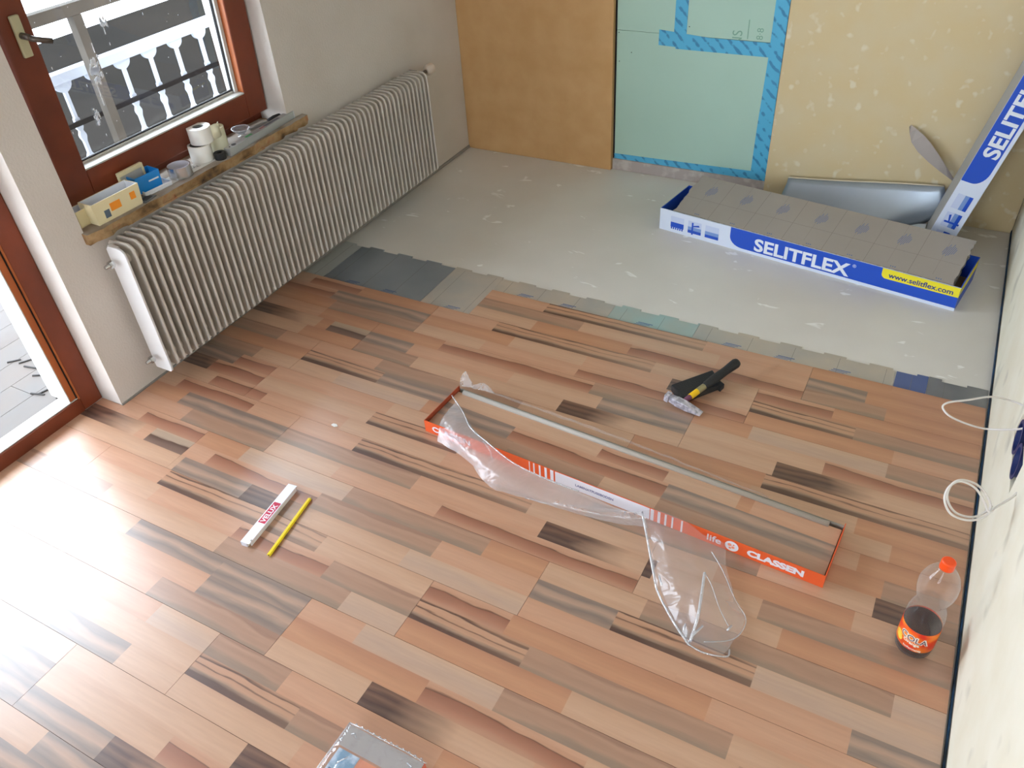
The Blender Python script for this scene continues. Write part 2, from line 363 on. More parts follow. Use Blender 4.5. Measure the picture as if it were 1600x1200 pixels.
sc = MB()
for x, z in ((.875, .53), (.935, .575), (1.205, .71), (.87, .66)): sc.box(x, x+.004, .0252, .0262, z, z+.004)
sc.build('screw_head', dark, wb)
# right wall
wr = MB().box(W+.012, W+.1, YF, .045, -.12, HC).build('wall_right', plaster); tag(wr, kind='structure')
MB().box(W, W+.011, -4.6, -1.99, .012, HC-.003).box(W, W+.011, -1.99, -1.76, .012, .318).box(W, W+.011, -1.99, -1.76, .412, HC-.003).box(W, W+.011, -1.76, .011, .012, HC-.003).build('wall_board', flake_r, wr)['label'] = 'cream strand board with cable openings'
MB().box(W, W+.011, YF+.01, -4.602, .012, HC-.003).build('wall_board', flake_r, wr)
MB().box(W-.004, W-.0005, YF+.01, .01, -.011, .004).build('edge_strip', mat('blue_edge_strip', (18, 62, 96), .6, noise=(9, (10, 26, 40), .4, .6)), wr)
rim = MB()
for i in range(2):
    yc = -1.925+i*.092
    T = basis((W-.001, yc, .365), (0, 1, 0), (0, 0, 1))
    rim.lathe([(.036, .04), (.036, -.002), (.045, -.002), (.045, -.0005), (.0375, .0), (.0375, .04), (0, .04)], 24, T)
rim.build('socket_ring', mat('blue_socket_box', (22, 40, 96), .4), wr, auto=30)
# shadow gap at the foot of the left wall, painted as a thin grey strip
tag(MB().box(0, .006, -2.44, -.001, -.011, .004).build('shadow_gap_left', mat('grey_joint', (150, 145, 138), .9)), kind='structure')

# ------------------------------------------------------------------ laminate boards and their staves
ROWS = {20: [.856, 2.141], 23: [.718, 2.003], 26: [.565, 1.849], 29: [.422, 1.707], 32: [.376, 1.661], 35: [.64, 1.925], 38: [.398, 1.683],
        41: [.143, 1.428], 44: [1.16, 2.445], 47: [1.011, 2.296], 50: [.689, 1.974], 53: [.4, 1.685], 56: [.9, 2.185], 59: [.6, 1.885]}
ST = {20: ".856P 1.12D 1.764P 2.141O 2.4O", 21: ".856M 1.3L 1.831P 2.13G 2.331O", 22: ".856L 1.13O 1.521B 2.135M 2.4O",
23: "0L .098B .35O .718P .995D 1.637L 2.004B 2.25O", 24: "0B .257G .717O 1.1L 1.4P 1.72K 2.005D 2.328M", 25: "0O .3M .731L 1.011P 1.4B 2.007O 2.45P",
26: "0P .3O .87B 1.485M 1.849O 2.035W 2.443M", 27: "0K .332O .388S .575G .769P 1.2L 1.541G 1.849L 2.274B", 28: "0L .3O .575M .829L 1.423K 1.849L 2.143K",
29: "0M .25P .716M 1.3L 1.707O 2.126D", 30: "0O .422D .769G 1.07L 1.5P 2.1L 2.4O", 31: "0M .24L .622W 1.0O 1.7P 2.3L 2.5O",
32: "0G .2B .376P .9L 1.3O 2.0L 2.429O", 33: "0K .13B .376L .867D 1.224L 1.7P 2.2O 2.5M", 34: "0L .2B .447P .8L 1.2P 1.7M 2.2L 2.489K",
35: "0L .1B .447P .905D 1.542L 2.1O 2.45L", 36: "0O .176G .64M 1.176P 1.612K 1.95L 2.235M", 37: "0P .259M .64L .918P 1.302B 1.917L 2.3O",
38: "0P .12B .406O .588W 1.012M 1.5O 1.683L 1.969M 2.571W", 39: "0K .168P .219S .407P .5B .938M 1.374P 1.685G 1.914D 2.271W", 40: "0L .42G .711K .98L 1.308W 1.688P 2.107P 2.5G",
41: "0P .424D 1.062L 1.429B 1.675O 2.2P", 42: "0L .45P .8B 1.135M 1.428D 1.756M 2.269L", 43: "0M .3L .794M 1.244W 1.427O 1.9L 2.3M",
44: "0L .5G .85G 1.16P 1.342W 1.752M 2.445L", 45: "0L .3P .85G 1.16O 1.579B 2.0L 2.4P", 46: "0W .4P .728M 1.162L 1.453K 1.9P 2.3L",
47: "0L .45P .8W 1.013M 1.255P 1.7O 2.296L", 48: "0P .5L .773L 1.011D 1.338M 1.75L 2.2P", 49: "0W .4G .822L 1.011L 1.4P 1.8W 2.2O",
50: "0L .35W .689L 1.285K 1.6P 2.0L 2.4B", 51: "0P .4G .689L 1.113B 1.6W 2.1L", 52: "0L .5G .985K 1.3L 1.7O 2.2D", 53: "0P .3L .83G 1.2P 1.6O 2.2M", 54: "0L .42G .9P 1.3L 1.9B", 55: "0O .5L .76K 1.4P 1.9L 2.3W"}
XE = 2.681
for n in range(56, 62):
    s, x = [], 0
    while x < 2.6: s.append('%.3f%s' % (x, random.choice('LLPPOWGMBK'))); x += random.uniform(.28, .6)
    ST[n] = ' '.join(s)
def make_board(parent, n0, x0, x1, name='laminate_board', strips=None, z=0.0, frame=None):
    yb = -(n0*PITCH)+Y0; yf = yb-3*PITCH
    mb_ = MB().box(x0+.0004, x1-.0004, yf+.0004, yb-.0004, z-.0078, z-.001)
    if x0 < .02 and n0 >= 38: mb_.box(-.0998, x0+.0004, yf+.0004, min(yb-.0004, -2.442), z-.0078, z-.001)
    bo = mb_.build(name, core, parent)
    for i in range(3):
        n = n0+i; ents = []
        for e in ST[n].split(): ents.append((float(e[:-1]), e[-1]))
        xs = []
        for j, (a, k) in enumerate(ents):
            bnd = ents[j+1][0] if j+1 < len(ents) else XE
            xl = x0
            if x0 < .02: xl = -.0998 if n >= 39 else .008; a = xl if j == 0 else a
            a2, b2 = max(a, xl), min(bnd, x1)
            if abs(a2-xl) < .016: a2 = xl
            if abs(b2-x1) < .016: b2 = x1
            if b2-a2 > .0165: xs.append((a2, b2, k))
        for a, bnd, k in xs:
            y1 = -(n*PITCH)+Y0; y0 = y1-PITCH
            g0 = .0005 if abs(a-x0) < .01 else .0; g1 = .0005 if abs(bnd-x1) < .01 else .0
            yy1 = PITCH-(.0005 if i == 0 else 0); yy0 = .0005 if i == 2 else 0
            o = MB().box(g0, bnd-a-g1, yy0, yy1, 0, .001).build('stave', SM[k], bo); o.location = (a, y0, z-.001)
    if x0 < .02 and n0 == 38:
        o = MB().box(-.0018, .106, 0, .0335, 0, .001).build('stave', SM['P'], bo); o.location = (-.098, -2.4758, z-.001)
    return bo
for n0, joints in ROWS.items():
    x0 = .856 if n0 == 20 else .008
    cuts = [x0]+[j for j in joints if j > x0+.05]+[XE]
    for a, c in zip(cuts[:-1], cuts[1:]): make_board(fl, n0, a, c)
MB().box(.008, XE, YF+.01, -(62*PITCH)+Y0-.001, -.0078, 0).build('laminate_board', SM['P'], fl)

# underlay sheets (folding foil mats with toothed edge)
YU, YE = -1.172, -1.158
def underlay(x0, x1, yfront, m, lbl, marks=True, ph=0.0):
    poly = [(x0, yfront), (x1, yfront)]
    xs = []; x = x0
    edge = []
    k = 0; x = math.floor(x0/.077)*.077+ph
    pts = []
    while x < x1:
        a, b2 = max(x, x0), min(x+.077, x1)
        hi = (round((x-ph)/.077) % 2 == 0); y = -1.146 if hi else -1.158
        j = random.uniform(-.0015, .0015)
        if b2 > a: pts += [(a, y+j), (b2, y+j)]
        x += .077
    poly += pts[::-1]
    o = MB().prism(poly, -.0117, -.0088).build('underlay_sheet', m); tag(o, lbl, 'underlay', 'foil underlay sheets along the laminate edge')
    cr = MB(); x = x0+.05
    while x < x1-.02:
        cr.box(x, x+.0012, yfront+.002, -1.16, -.0089, -.0086); x += .0385*4
    cr.build('fold_line', mat('fold_grey', (128, 124, 118), .6) if 'fold_grey' not in bpy.data.materials else bpy.data.materials['fold_grey'], o)
    if marks:
        x = x0+.11; mk = MB()
        while x < x1-.08:
            for r in range(3): mk.box(x+r*.006, x+.05+r*.01, yfront+.014+r*.007, yfront+.016+r*.007+.001*r, -.0089, -.0086)
            x += .19
        mk.build('blue_print', inkb, o)
    return o
for q in range(0):
    pass
foil_c = mat('foil_underlay_teal', (166, 192, 190), .4, .25, noise=(6, (182, 184, 174), .35, .7))
foil_d = mat('foil_underlay_dark', (120, 122, 128), .3, .5, noise=(4, (160, 160, 156), .3, .7))
underlay(.012, .112, -1.4502, mat('foil_light', (186, 188, 184), .3, .4), 'pale foil underlay strip on the floor below the radiator', False)
underlay(.115, .615, -1.4502, foil_s, 'grey foil underlay sheet beside the radiator, seam on its left')
underlay(.617, .85, -1.4502, foil, 'foil underlay piece left of the laminate step')
underlay(.8505, 1.36, -1.2584, foil, 'beige foil underlay sheet behind the laminate, left of the teal one')
underlay(1.361, 1.70, -1.2584, foil_c, 'teal tinted foil underlay sheet at the laminate edge')
underlay(1.701, 2.395, -1.2584, foil, 'beige foil underlay sheet between the teal and the blue one')
underlay(2.40, 2.50, -1.2584, foil_b, 'blue foil underlay piece next to a yellow strip near the right wall', False)
underlay(2.501, 2.682, -1.2584, foil_d, 'dark shiny foil underlay piece touching the right wall', False)

# ------------------------------------------------------------------ window: fixed frame, tilted sash, sill
win = empty('window_1', (-.15, -1.81, .6)); win['kind'] = 'structure'
def wchild(mb, name, m, parent=win, **k):
    o = mb.build(name, m, parent, **k); o.matrix_parent_inverse = parent.matrix_basis.inverted() if parent else Matrix(); return o
wchild(MB().box(-.22, -.14, -2.31, -2.275, .585, 2.08).box(-.22, -.14, -1.36, -1.315, .585, 2.08).box(-.22, -.14, -2.275, -1.36, .585, .65).box(-.22, -.14, -2.275, -1.36, 2.02, 2.08), 'fixed_frame', brown, bevel=.003)
sash = bpy.data.objects.new('sash', None); COL.objects.link(sash); sash.parent = win; sash.matrix_parent_inverse = win.matrix_basis.inverted()
sash.location = (-.09, 0, .66); sash.rotation_euler = (0, math.radians(3.2), 0)
S_ = MB().box(-.05, 0, -2.262, -2.165, .0, 1.36).box(-.05, 0, -1.425, -1.323, .0, 1.36).box(-.05, 0, -2.165, -1.425, .0, .095).box(-.05, 0, -2.165, -1.425, 1.265, 1.36)
S_.build('sash_frame', brown, sash, bevel=.004)
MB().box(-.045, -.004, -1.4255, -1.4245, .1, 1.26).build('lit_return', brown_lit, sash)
bd = MB().box(-.06, -.001, -2.168, -1.4253, .0955, .101).box(-.06, -.03, -1.442, -1.4265, .1, 1.26).box(-.06, -.04, -2.168, -1.4265, .1, .108)  # grey strip over the bottom rail stands for reflected sky; the rest is bead
bd.build('bead_and_sky_strip', beadm, sash, bevel=.001)
MB().box(-.05, -.04, -1.4455, -1.442, .1, 1.26).box(-.05, -.042, -2.167, -1.43, .108, .112).build('rubber_seal', dark, sash)
MB().box(-.056, -.052, -2.170, -1.43, .09, 1.27).build('glass_pane', glassm, sash)
hd = empty('x'); bpy.data.objects.remove(hd)
MB().box(0, .012, -2.226, -2.196, .47, .585).build('handle_plate', mat('cream_brass', (190, 184, 150), .45), sash, bevel=.004)
MB().cyl((.01, -2.211, .53), (.045, -2.211, .53), .009).tube([(.03, -2.211, .53), (.05, -2.205, .525), (.066, -2.185, .518), (.072, -2.165, .512)], .0085, 8).build('window_handle', mat('bronze_handle', (90, 80, 72), .4, .5), sash, smooth=True)
# paint smears on the pane
spm = mat('white_splash', (235, 238, 245), .6)
sp_ = MB()
def splat(cy, cz, r, n=14, elong=1.0):
    for i in range(n):
        a = random.uniform(0, 2*PI); rr = r*random.uniform(.2, 1)
        y, z = cy+math.cos(a)*rr*.6, cz+math.sin(a)*rr*elong
        s = r*random.uniform(.10, .28); pts = []
        for j in range(6):
            b_ = 2*PI*j/6; pts.append((y+math.cos(b_)*s*random.uniform(.5, 1.2), z+math.sin(b_)*s*1.6*random.uniform(.5, 1.2)))
        T = Matrix(((0, 0, 1, -.0519), (1, 0, 0, 0), (0, 1, 0, 0), (0, 0, 0, 1)))
        sp_.prism(pts, 0, .0006, T)
splat(-1.895, .475, .022, 14); splat(-1.955, .385, .008, 6); splat(-1.975, .345, .032, 34, 1.3); splat(-2.03, .215, .02, 16, 1.3)
for i in range(36):
    y, z = random.uniform(-2.15, -1.5), random.uniform(.13, .6)
    sp_.box(-.0519, -.0513, y, y+.0016, z, z+random.choice((.0015, .002, .008)))
for y, z, h in ((-1.96, .40, .03), (-1.99, .24, .07), (-1.90, .44, .02)): sp_.box(-.0519, -.0513, y, y+.003, z, z+h)
o = sp_.build('splash_marks', spm, sash)
# sill
sill = MB(); nseg = 40; zb, zt = .586, .620
ys = [-2.318+(1.085)*i/nseg for i in range(nseg+1)]
vs = []; fs = []
for i, y in enumerate(ys):
    j = random.uniform(-.006, .004); jb = random.uniform(-.012, .004); xf = .036+(.0 if i else -.01)
    vs += [(-.135 if y > -2.31 and y < -1.32 else .001, y, zt), (xf+j, y, zt), (xf+j*.4-.004, y, (zt+zb)/2-.003), (xf+jb-.006, y, zb-.004), (-.135 if y > -2.31 and y < -1.32 else .001, y, zb-.004)]
for i in range(nseg):
    for k in range(5):
        fs.append((i*5+k, i*5+(k+1) % 5, (i+1)*5+(k+1) % 5, (i+1)*5+k))
fs += [tuple(range(5))[::-1], tuple(range(nseg*5, nseg*5+5))]
sl = MB().add(vs, fs).build('sill', [stone, stonetop]); sl.parent = win; sl.matrix_parent_inverse = win.matrix_basis.inverted()
for p in sl.data.polygons:
    if p.normal.z > .9: p.material_index = 1
wchild(MB().box(-.14, -.03, -2.30, -1.325, .586, .6195).box(-.02, .03, -2.17, -1.5, .582, .5885), 'sill_bed', stone)
ZS = .6205

# ------------------------------------------------------------------ balcony door frame
dr = empty('door_1', (-.13, -2.95, 0)); dr['kind'] = 'structure'
def dchild(mb, name, m, **k):
    o = mb.build(name, m, dr, **k); o.matrix_parent_inverse = dr.matrix_basis.inverted(); return o
dchild(MB().box(-.16, -.1, -2.516, -2.441, 0, 2.12).box(-.16, -.1, -3.45, -3.374, 0, 2.12).box(-.16, -.1, -3.374, -2.516, 2.05, 2.12), 'door_frame', brown, bevel=.004)
dchild(MB().box(-.16, -.1, -3.374, -2.5161, -.011, .052), 'bottom_rail', brown, bevel=.003)
dchild(MB().box(-.20, -.106, -2.5235, -2.5165, .05, 2.05), 'dark_groove', dark)
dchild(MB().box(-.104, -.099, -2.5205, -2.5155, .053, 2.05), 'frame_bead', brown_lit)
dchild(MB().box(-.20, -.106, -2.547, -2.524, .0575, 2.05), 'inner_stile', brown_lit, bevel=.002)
dchild(MB().box(-.205, -.106, -2.5505, -2.5472, .0575, 2.05), 'light_edge', beadm)
dchild(MB().box(-.165, -.105, -3.374, -2.517, .0525, .0565).box(-.175, -.1605, -3.374, -2.517, -.049, .0525), 'threshold_ledge', beadm, bevel=.001)
# white sheet hanging at the top of the reveal
o = MB().prism([(0, 0), (.004, .0), (.006, .33), (.002, .33)], 0, .10, basis((-.094, -2.475, .785), (1, 0, 0), (0, 0, 1)) ).build('plastic_sheet', white)
tag(o, 'white sheet edge hanging beside the balcony door above the brown frame', 'sheet')

# ------------------------------------------------------------------ balcony and outside
bf = MB().box(-1.5, -.30, -6.5, .8, -.25, -.062).build('balcony_floor', mat('balcony_slab', (150, 145, 140), .9)); tag(bf, kind='structure')
plk = [mat('pale_plank', (104, 99, 95), .8, noise=(5, (96, 86, 79), .3, .7)), mat('pale_plank_b', (98, 95, 92), .8, noise=(5, (104, 94, 86), .3, .7)), mat('pale_plank_c', (90, 88, 87), .8, noise=(5, (98, 93, 88), .3, .7))]
pm = None
for i in range(9):
    x = -1.49+i*.132
    y = -4.4+((i*.37) % .9)
    while y < .3:
        L_ = 1.1; MB().box(x+.001, x+.131, y+.001, min(y+L_, .5)-.001, -.0615, -.05).build('plank', plk[(i*2+int(y*3)) % 3], bf); y += L_
MB().box(-.2995, -.2015, -3.448, -2.442, -.25, -.0625).build('slab_edge', plk[2], bf)
for ya_, yb_ in ((-3.445, -2.90), (-2.898, -2.444)): MB().box(-.300, -.202, ya_, yb_, -.0615, -.05).build('plank', plk[1 if ya_ < -3 else 0], bf)
tag(MB().box(-1.55, -.31, -6.5, .8, 2.45, 2.6).build('added_balcony_roof', mat('added_soffit', (190, 170, 150), .8)), kind='structure')  # unseen roof slab, added to shade the balcony and cut direct daylight
rl = empty('balcony_railing', (-1.3, -1.5, -.05), label='white wooden balcony railing with turned balusters outside the window', cat='railing')
def rchild(mb, name, m, **k):
    o = mb.build(name, m, rl, **k); o.matrix_parent_inverse = rl.matrix_basis.inverted(); return o
wout = mat('white_outdoor_paint', (168, 172, 182), .7, spec=.2)
rchild(MB().box(-1.335, -1.28, -6, .9, .652, .697), 'top_rail', wout, bevel=.003)
rchild(MB().box(-1.325, -1.29, -6, .9, .255, .292), 'bottom_rail', wout, bevel=.003)
rchild(MB().box(-1.279, -1.268, -6, .9, .458, .480), 'middle_rail', mat('grey_rail', (34, 30, 29), 1, spec=0))
prof = []
pr = [(.046, .652), (.045, .642), (.040, .629), (.030, .618), (.018, .611), (.0085, .607), (.0085, .565), (.0085, .52), (.0085, .488), (.014, .484), (.014, .462), (.019, .452), (.017, .438), (.009, .425), (.017, .405), (.017, .395), (.009, .375), (.0085, .345), (.0085, .318), (.018, .303), (.022, .292)]
poly = [(y, z) for y, z in pr]+[(-y, z) for y, z in pr[::-1]]
bme = MB().prism(poly, -.008, .008, Matrix(((0, 0, 1, 0), (1, 0, 0, 0), (0, 1, 0, 0), (0, 0, 0, 1)))).mesh('baluster', wout)
for i in range(-14, 9):
    o = bpy.data.objects.new('baluster', bme); COL.objects.link(o); o.parent = rl; o.location = (0-.007, -1.023+i*.1713+1.5, .05)
rchild(MB().box(-1.335, -1.28, -2.6, -2.53, -.05, .652), 'railing_post', wout)
rchild(MB().box(-1.335, -1.28, .3, .37, -.05, .652), 'railing_post', wout)
rchild(MB().box(-1.335, -1.28, -4.6, -4.53, -.05, .652), 'railing_post', wout)
po = empty('balcony_post', (-1.15, -1.28, -.05), label='grey timber post with cross beam standing on the balcony', cat='post')
grp = mat('grey_timber', (86, 78, 70), .8, spec=.1, noise=(8, (76, 69, 62), .3, .7))
o = MB().box(-1.178, -1.132, -1.305, -1.26, -.05, .934).build('post', grp, po); o.matrix_parent_inverse = po.matrix_basis.inverted()
o = MB().box(-1.18, -1.13, -4.5, .6, .935, .985).build('cross_beam', grp, po, bevel=.002); o.matrix_parent_inverse = po.matrix_basis.inverted()
g = MB().box(-14.2, -1.6, -12, 14, -2.7, -2.5).build('ground_yard', mat('dark_yard', (30, 27, 25), 1, spec=0, noise=(.4, (25, 23, 21), .35, .7)))
tag(g, kind='structure')
g = MB().box(-60, -14.2, -50, 50, -2.7, -2.5).build('ground_field', mat('bright_field', (238, 238, 240), .9)); tag(g, kind='structure')
spl = mat('splinter', (30, 24, 18), .8)
for i, (x, y, a, L_) in enumerate(((-.64, -2.36, 1.0, .10), (-.60, -2.40, .2, .06), (-.52, -2.42, .5, .05), (-.40, -2.44, 1.3, .12), (-.37, -2.46, 2.6, .10), (-.42, -2.50, .3, .06), (-.70, -2.40, .8, .05))):
    o = MB().box(-L_/2, L_/2, -.003, .003, 0, .004).build('wood_splinter', spl, loc=(x, y, -.0498), rot=(0, 0, a))
    tag(o, 'dark wood splinter lying on the pale balcony planks', 'splinter', 'splinters on the balcony planks')

# ------------------------------------------------------------------ radiator
rad = empty('radiator', (.09, -1.39, .085), label='long white ribbed radiator mounted under the window', cat='radiator')
def chd(root, mb, name, m, **k):
    o = mb.build(name, m, root, **k); o.matrix_parent_inverse = root.matrix_basis.inverted(); return o
NF = 59; pitch = 1.775/(NF-1)
def fin_profile(x0, x1, z0, z1, r):
    P = [(x0, z0+.004), (x0+.004, z0)]
    P += [(x1-.012, z0), (x1-.004, z0+.006), (x1, z0+.02)]
    for k in range(6):
        a = k/5*PI/2; P.append((x1-r+r*math.cos(a), z1-r+r*math.sin(a)))
    P += [(x0+.012, z1), (x0, z1-.012)]
    return P
Tx = Matrix(((1, 0, 0, 0), (0, 0, -1, 0), (0, 1, 0, 0), (0, 0, 0, 1)))
fm = MB().prism(fin_profile(-.078, .038, .0, .484, .028), -.0042, .0042, Tx)
fm.tube([(.036, 0, .012), (.0365, 0, .25), (.036, 0, .452), (.030, 0, .472), (.015, 0, .481), (-.03, 0, .482)], .0055, 8, radii=[.0052, .0052, .0054, .006, .0058, .004])
fme = fm.mesh('fin', radm, True); fme.set_sharp_from_angle(angle=.7)
for i in range(1, NF):
    o = bpy.data.objects.new('fin', fme); COL.objects.link(o); o.parent = rad; o.location = (0, -.888+i*pitch, 0)
ef = MB().prism(fin_profile(-.045, .040, -.008, .486, .028), -.004, .004, Tx)
ef.prism([(-.048, .02), (-.044, .0), (-.005, .0), (-.005, .48), (-.044, .484), (-.048, .47)], -.018, -.004, Tx)
e_ = ef.build('end_plate', radw, rad, bevel=.0015); e_.location = (0, -.893, 0)
chd(rad, MB().cyl((.085, -2.28, .52), (.085, -.51, .52), .017, n=12).cyl((.085, -2.28, .13), (.085, -.51, .13), .017, n=12), 'header_tube', radm)
for z in (.52, .135):
    chd(rad, MB().cyl((.075, -2.302, z), (.075, -2.318, z), .013, n=6).cyl((.075, -2.318, z), (.075, -2.335, z), .008, .006, n=10), 'bleed_plug', chrome)
chd(rad, MB().cyl((.0, -.46, .548), (.04, -.46, .548), .008).cyl((.04, -.47, .548), (.075, -.45, .545), .009).cyl((.07, -.50, .545), (.07, -.42, .545), .008), 'valve_pipe', mat('dull_metal', (110, 104, 96), .5, .6))
kn = MB().lathe([(0, 0), (.014, 0), (.018, .006), (.024, .014), (.0255, .03), (.024, .05), (.018, .058), (0, .06)], 20, Matrix.Translation((.07, -.425, .545)) @ Matrix.Rotation(-PI/2, 4, 'X'))
chd(rad, kn, 'thermostat_knob', mat('knob_plastic', (216, 202, 190), .5), auto=40)
for y_ in (-2.0, -.8):
    for z_ in (.15, .48): chd(rad, MB().box(.0005, .05, y_, y_+.02, z_, z_+.02), 'wall_bracket', radm)

# ------------------------------------------------------------------ things on the window sill
def px_place(name, label, cat, x, y, rz=0, group=None, z=ZS):
    return empty(name, (x, y, z), (0, 0, rz), label=label, cat=cat, group=group)
def open_box(root, name, lx, ly, h, t, mo, mi_, z=0, taper=0):
    """tray: five walls; outer and inner colour"""
    for nm, bx in (('wall', (-lx/2, lx/2, -ly/2, -ly/2+t)), ('wall', (-lx/2, lx/2, ly/2-t, ly/2)), ('wall', (-lx/2, -lx/2+t, -ly/2+t, ly/2-t)), ('wall', (lx/2-t, lx/2, -ly/2+t, ly/2-t))):
        mb = MB().box(*bx, z, z+h)
        o = mb.build('side_panel', [mo, mi_], root)
        for p in o.data.polygons:
            c = p.center; n = p.normal
            if n.x*c.x < -1e-6 or n.y*c.y < -1e-6 or n.z > .5: p.material_index = 1
    MB().box(-lx/2+t, lx/2-t, -ly/2+t, ly/2-t, z, z+t).build('base', mi_, root)
# beige storage bin: long axis along the sill (y)
def bin_(root, L, Wd, h, mo, mi_, t=.003, slope=.02):
    # local x = along the sill, y = out of the window (front = -y)
    P = [(-L/2, -Wd/2), (L/2, -Wd/2), (L/2, Wd/2), (-L/2, Wd/2)]
    def ring(s, z): return [(x*(1-s), y*(1-s*1.5), z) for x, y in P]
    for i in range(4):
        j = (i+1) % 4
        o0, o1 = ring(.05, 0), ring(0, h)
        a, b_, c, d = Vector(o0[i]), Vector(o0[j]), Vector(o1[j]), Vector(o1[i])
        nrm = (b_-a).cross(d-a).normalized()
        vs = [a, b_, c, d, a-nrm*t, b_-nrm*t, c-nrm*t, d-nrm*t]
        MB().add(vs, [(0, 1, 2, 3), (7, 6, 5, 4), (0, 4, 5, 1), (2, 6, 7, 3), (1, 5, 6, 2), (3, 7, 4, 0)]).build('side_panel', [mo], root)
        inn = [v-nrm*(t+.0004) for v in (a, b_, c, d)]; ctr = Vector((0, 0, h/2))
        inn = [Vector((v.x*.99, v.y*.985, max(v.z, .003))) for v in inn]
        MB().add(inn+[v-nrm*.0004 for v in inn], [(0, 1, 2, 3), (7, 6, 5, 4), (0, 4, 5, 1), (2, 6, 7, 3), (1, 5, 6, 2), (3, 7, 4, 0)]).build('inner_lining', mi_, root)
    MB().add([(x, y, z) for z in (.0002, .003) for (x, y, _) in ring(.06, 0)], [(3, 2, 1, 0), (4, 5, 6, 7), (0, 1, 5, 4), (1, 2, 6, 5), (2, 3, 7, 6), (3, 0, 4, 7)]).build('base', mi_, root)
R90 = PI/2
b1 = px_place('storage_bin', 'cream storage bin with orange stickers at the left end of the sill', 'bin', -.014, -2.168, R90-.03)
bin_(b1, .185, .066, .072, cream, creamw)
MB().box(-.030, .010, -.0332, -.0318, .026, .052).build('orange_sticker', orsticker, b1)
MB().box(.050, .070, -.0332, -.0318, .030, .054).build('orange_sticker', orsticker, b1)
MB().box(-.056, -.036, -.0322, -.0308, .012, .038).build('blue_label', mat('slate_label', (84, 100, 116), .6), b1)
b2 = px_place('storage_bin', 'cream storage bin half hidden behind the stickered one', 'bin', -.052, -2.268, R90)
bin_(b2, .05, .05, .055, cream, creamw)
t3 = px_place('plastic_tray', 'low grey white plastic tray under the blue bin', 'tray', -.040, -1.985, R90-.1)
MB().box(-.055, .055, -.04, .04, 0, .009).build('base', creamw, t3, bevel=.003)
MB().box(-.055, .055, -.04, -.036, .0092, .016).box(-.055, .055, .036, .04, .0092, .016).box(-.055, -.051, -.036, .036, .0092, .016).box(.051, .055, -.036, .036, .0092, .016).build('rim', creamw, t3, bevel=.001)
b3 = px_place('storage_bin', 'small blue plastic bin standing in the white tray', 'bin', -.048, -2.003, R90-.1, z=ZS+.0095)
bin_(b3, .098, .062, .056, bluep, bluep)
MB().box(.0, .040, -.0312, -.0298, .028, .033).build('label_slot', creamw, b3)
ld = px_place('plastic_case', 'upright white plastic case lid leaning on the frame behind the blue bin', 'lid', -.072, -2.028, R90)
MB().box(-.05, .05, -.004, .0, 0, .075, Matrix.Rotation(.0, 4, 'X')).build('lid_panel', mat('frosted_plastic', (196, 192, 182), .4), ld, bevel=.002)
MB().box(-.052, .052, -.012, .002, .0755, .090).build('lid_rim', cream, ld, bevel=.002)
MB().box(-.052, -.048, -.012, .0, 0, .075).build('lid_edge', cream, ld); MB().box(.048, .052, -.012, .0, 0, .075).build('lid_edge', cream, ld)
t5 = px_place('metal_bracket', 'small dark grey metal plate lying right of the stickered bin', 'bracket', .006, -2.055, .2)
MB().box(-.02, .02, -.03, .03, 0, .003).build('plate', mat('grey_metal', (120, 120, 116), .4, .6), t5, bevel=.001)
MB().box(-.012, .012, -.018, .018, .0032, .004).build('recess', mat('bracket_dark', (60, 56, 54), .5), t5)
pp = px_place('paper_sheet', 'white printed paper strip lying along the sill under the tapes', 'paper', -.028, -1.80, 0)
MB().prism([(-.03, -.18), (.028, -.19), (.026, .20), (-.035, .20)], 0, .0006).build('sheet', paperw, pp)
text_mesh('RAL', 'print', inkd, pp, .025, basis((.0, -.02, .0007), (.2, 1, 0), (-1, 0, 0)), extrude=.00005)
def roll(root, r, rin, h, m, mc, z=0):
    MB().lathe([(rin, z), (r, z), (r, z+h), (rin, z+h), (rin, z)], 36).build('tape_winding', m, root, auto=30)
    MB().lathe([(rin-.003, z), (rin-.0003, z), (rin-.0003, z+h), (rin-.003, z+h), (rin-.003, z)], 36).build('cardboard_core', mc, root, auto=30)
corew = mat('tape_core', (214, 214, 226), .6)
t6 = px_place('tape_roll', 'silver foil tape roll standing open end up beside the blue bin', 'tape roll', -.022, -1.868, z=ZS+.0012)
roll(t6, .042, .039, .040, silvert, corew)
t7 = px_place('tape_roll', 'white tape roll lying under the topmost roll', 'tape roll', -.052, -1.732, z=ZS+.0012)
roll(t7, .041, .033, .058, tapew, mat('core_grey', (120, 118, 114), .7))
t8 = px_place('tape_roll', 'white tape roll on top of the pile with its end sticking out', 'tape roll', -.056, -1.708, z=ZS+.0596)
roll(t8, .042, .020, .056, tapew, mat('core_grey2', (140, 140, 138), .7))
t9 = px_place('tape_roll', 'cream tape roll behind the two stacked white rolls', 'tape roll', -.064, -1.634, z=ZS+.0002)
roll(t9, .036, .028, .085, tapec, mat('core_cream', (226, 222, 190), .7))
t10 = px_place('tape_roll', 'small black tape roll at the near end of the spirit level', 'tape roll', .006, -1.70)
roll(t10, .021, .012, .024, blk, blk)
lv = px_place('spirit_level', 'silver spirit level lying along the sill edge', 'spirit level', .004, -1.478, math.radians(4.0))
MB().box(-.0145, .0145, -.195, .195, 0, .028).build('body', alu, lv, bevel=.0015)
MB().cyl((0, -.155, .0282), (0, -.155, .0292), .010, n=20).build('round_vial_port', mat('port_dark', (86, 90, 92), .4), lv)
MB().cyl((0, -.178, .0282), (0, -.178, .0290), .003, n=12).build('hang_hole', dark, lv)
MB().box(-.006, .006, -.085, -.05, .0282, .0295).build('green_vial', mat('green_vial', (120, 190, 140), .2), lv)
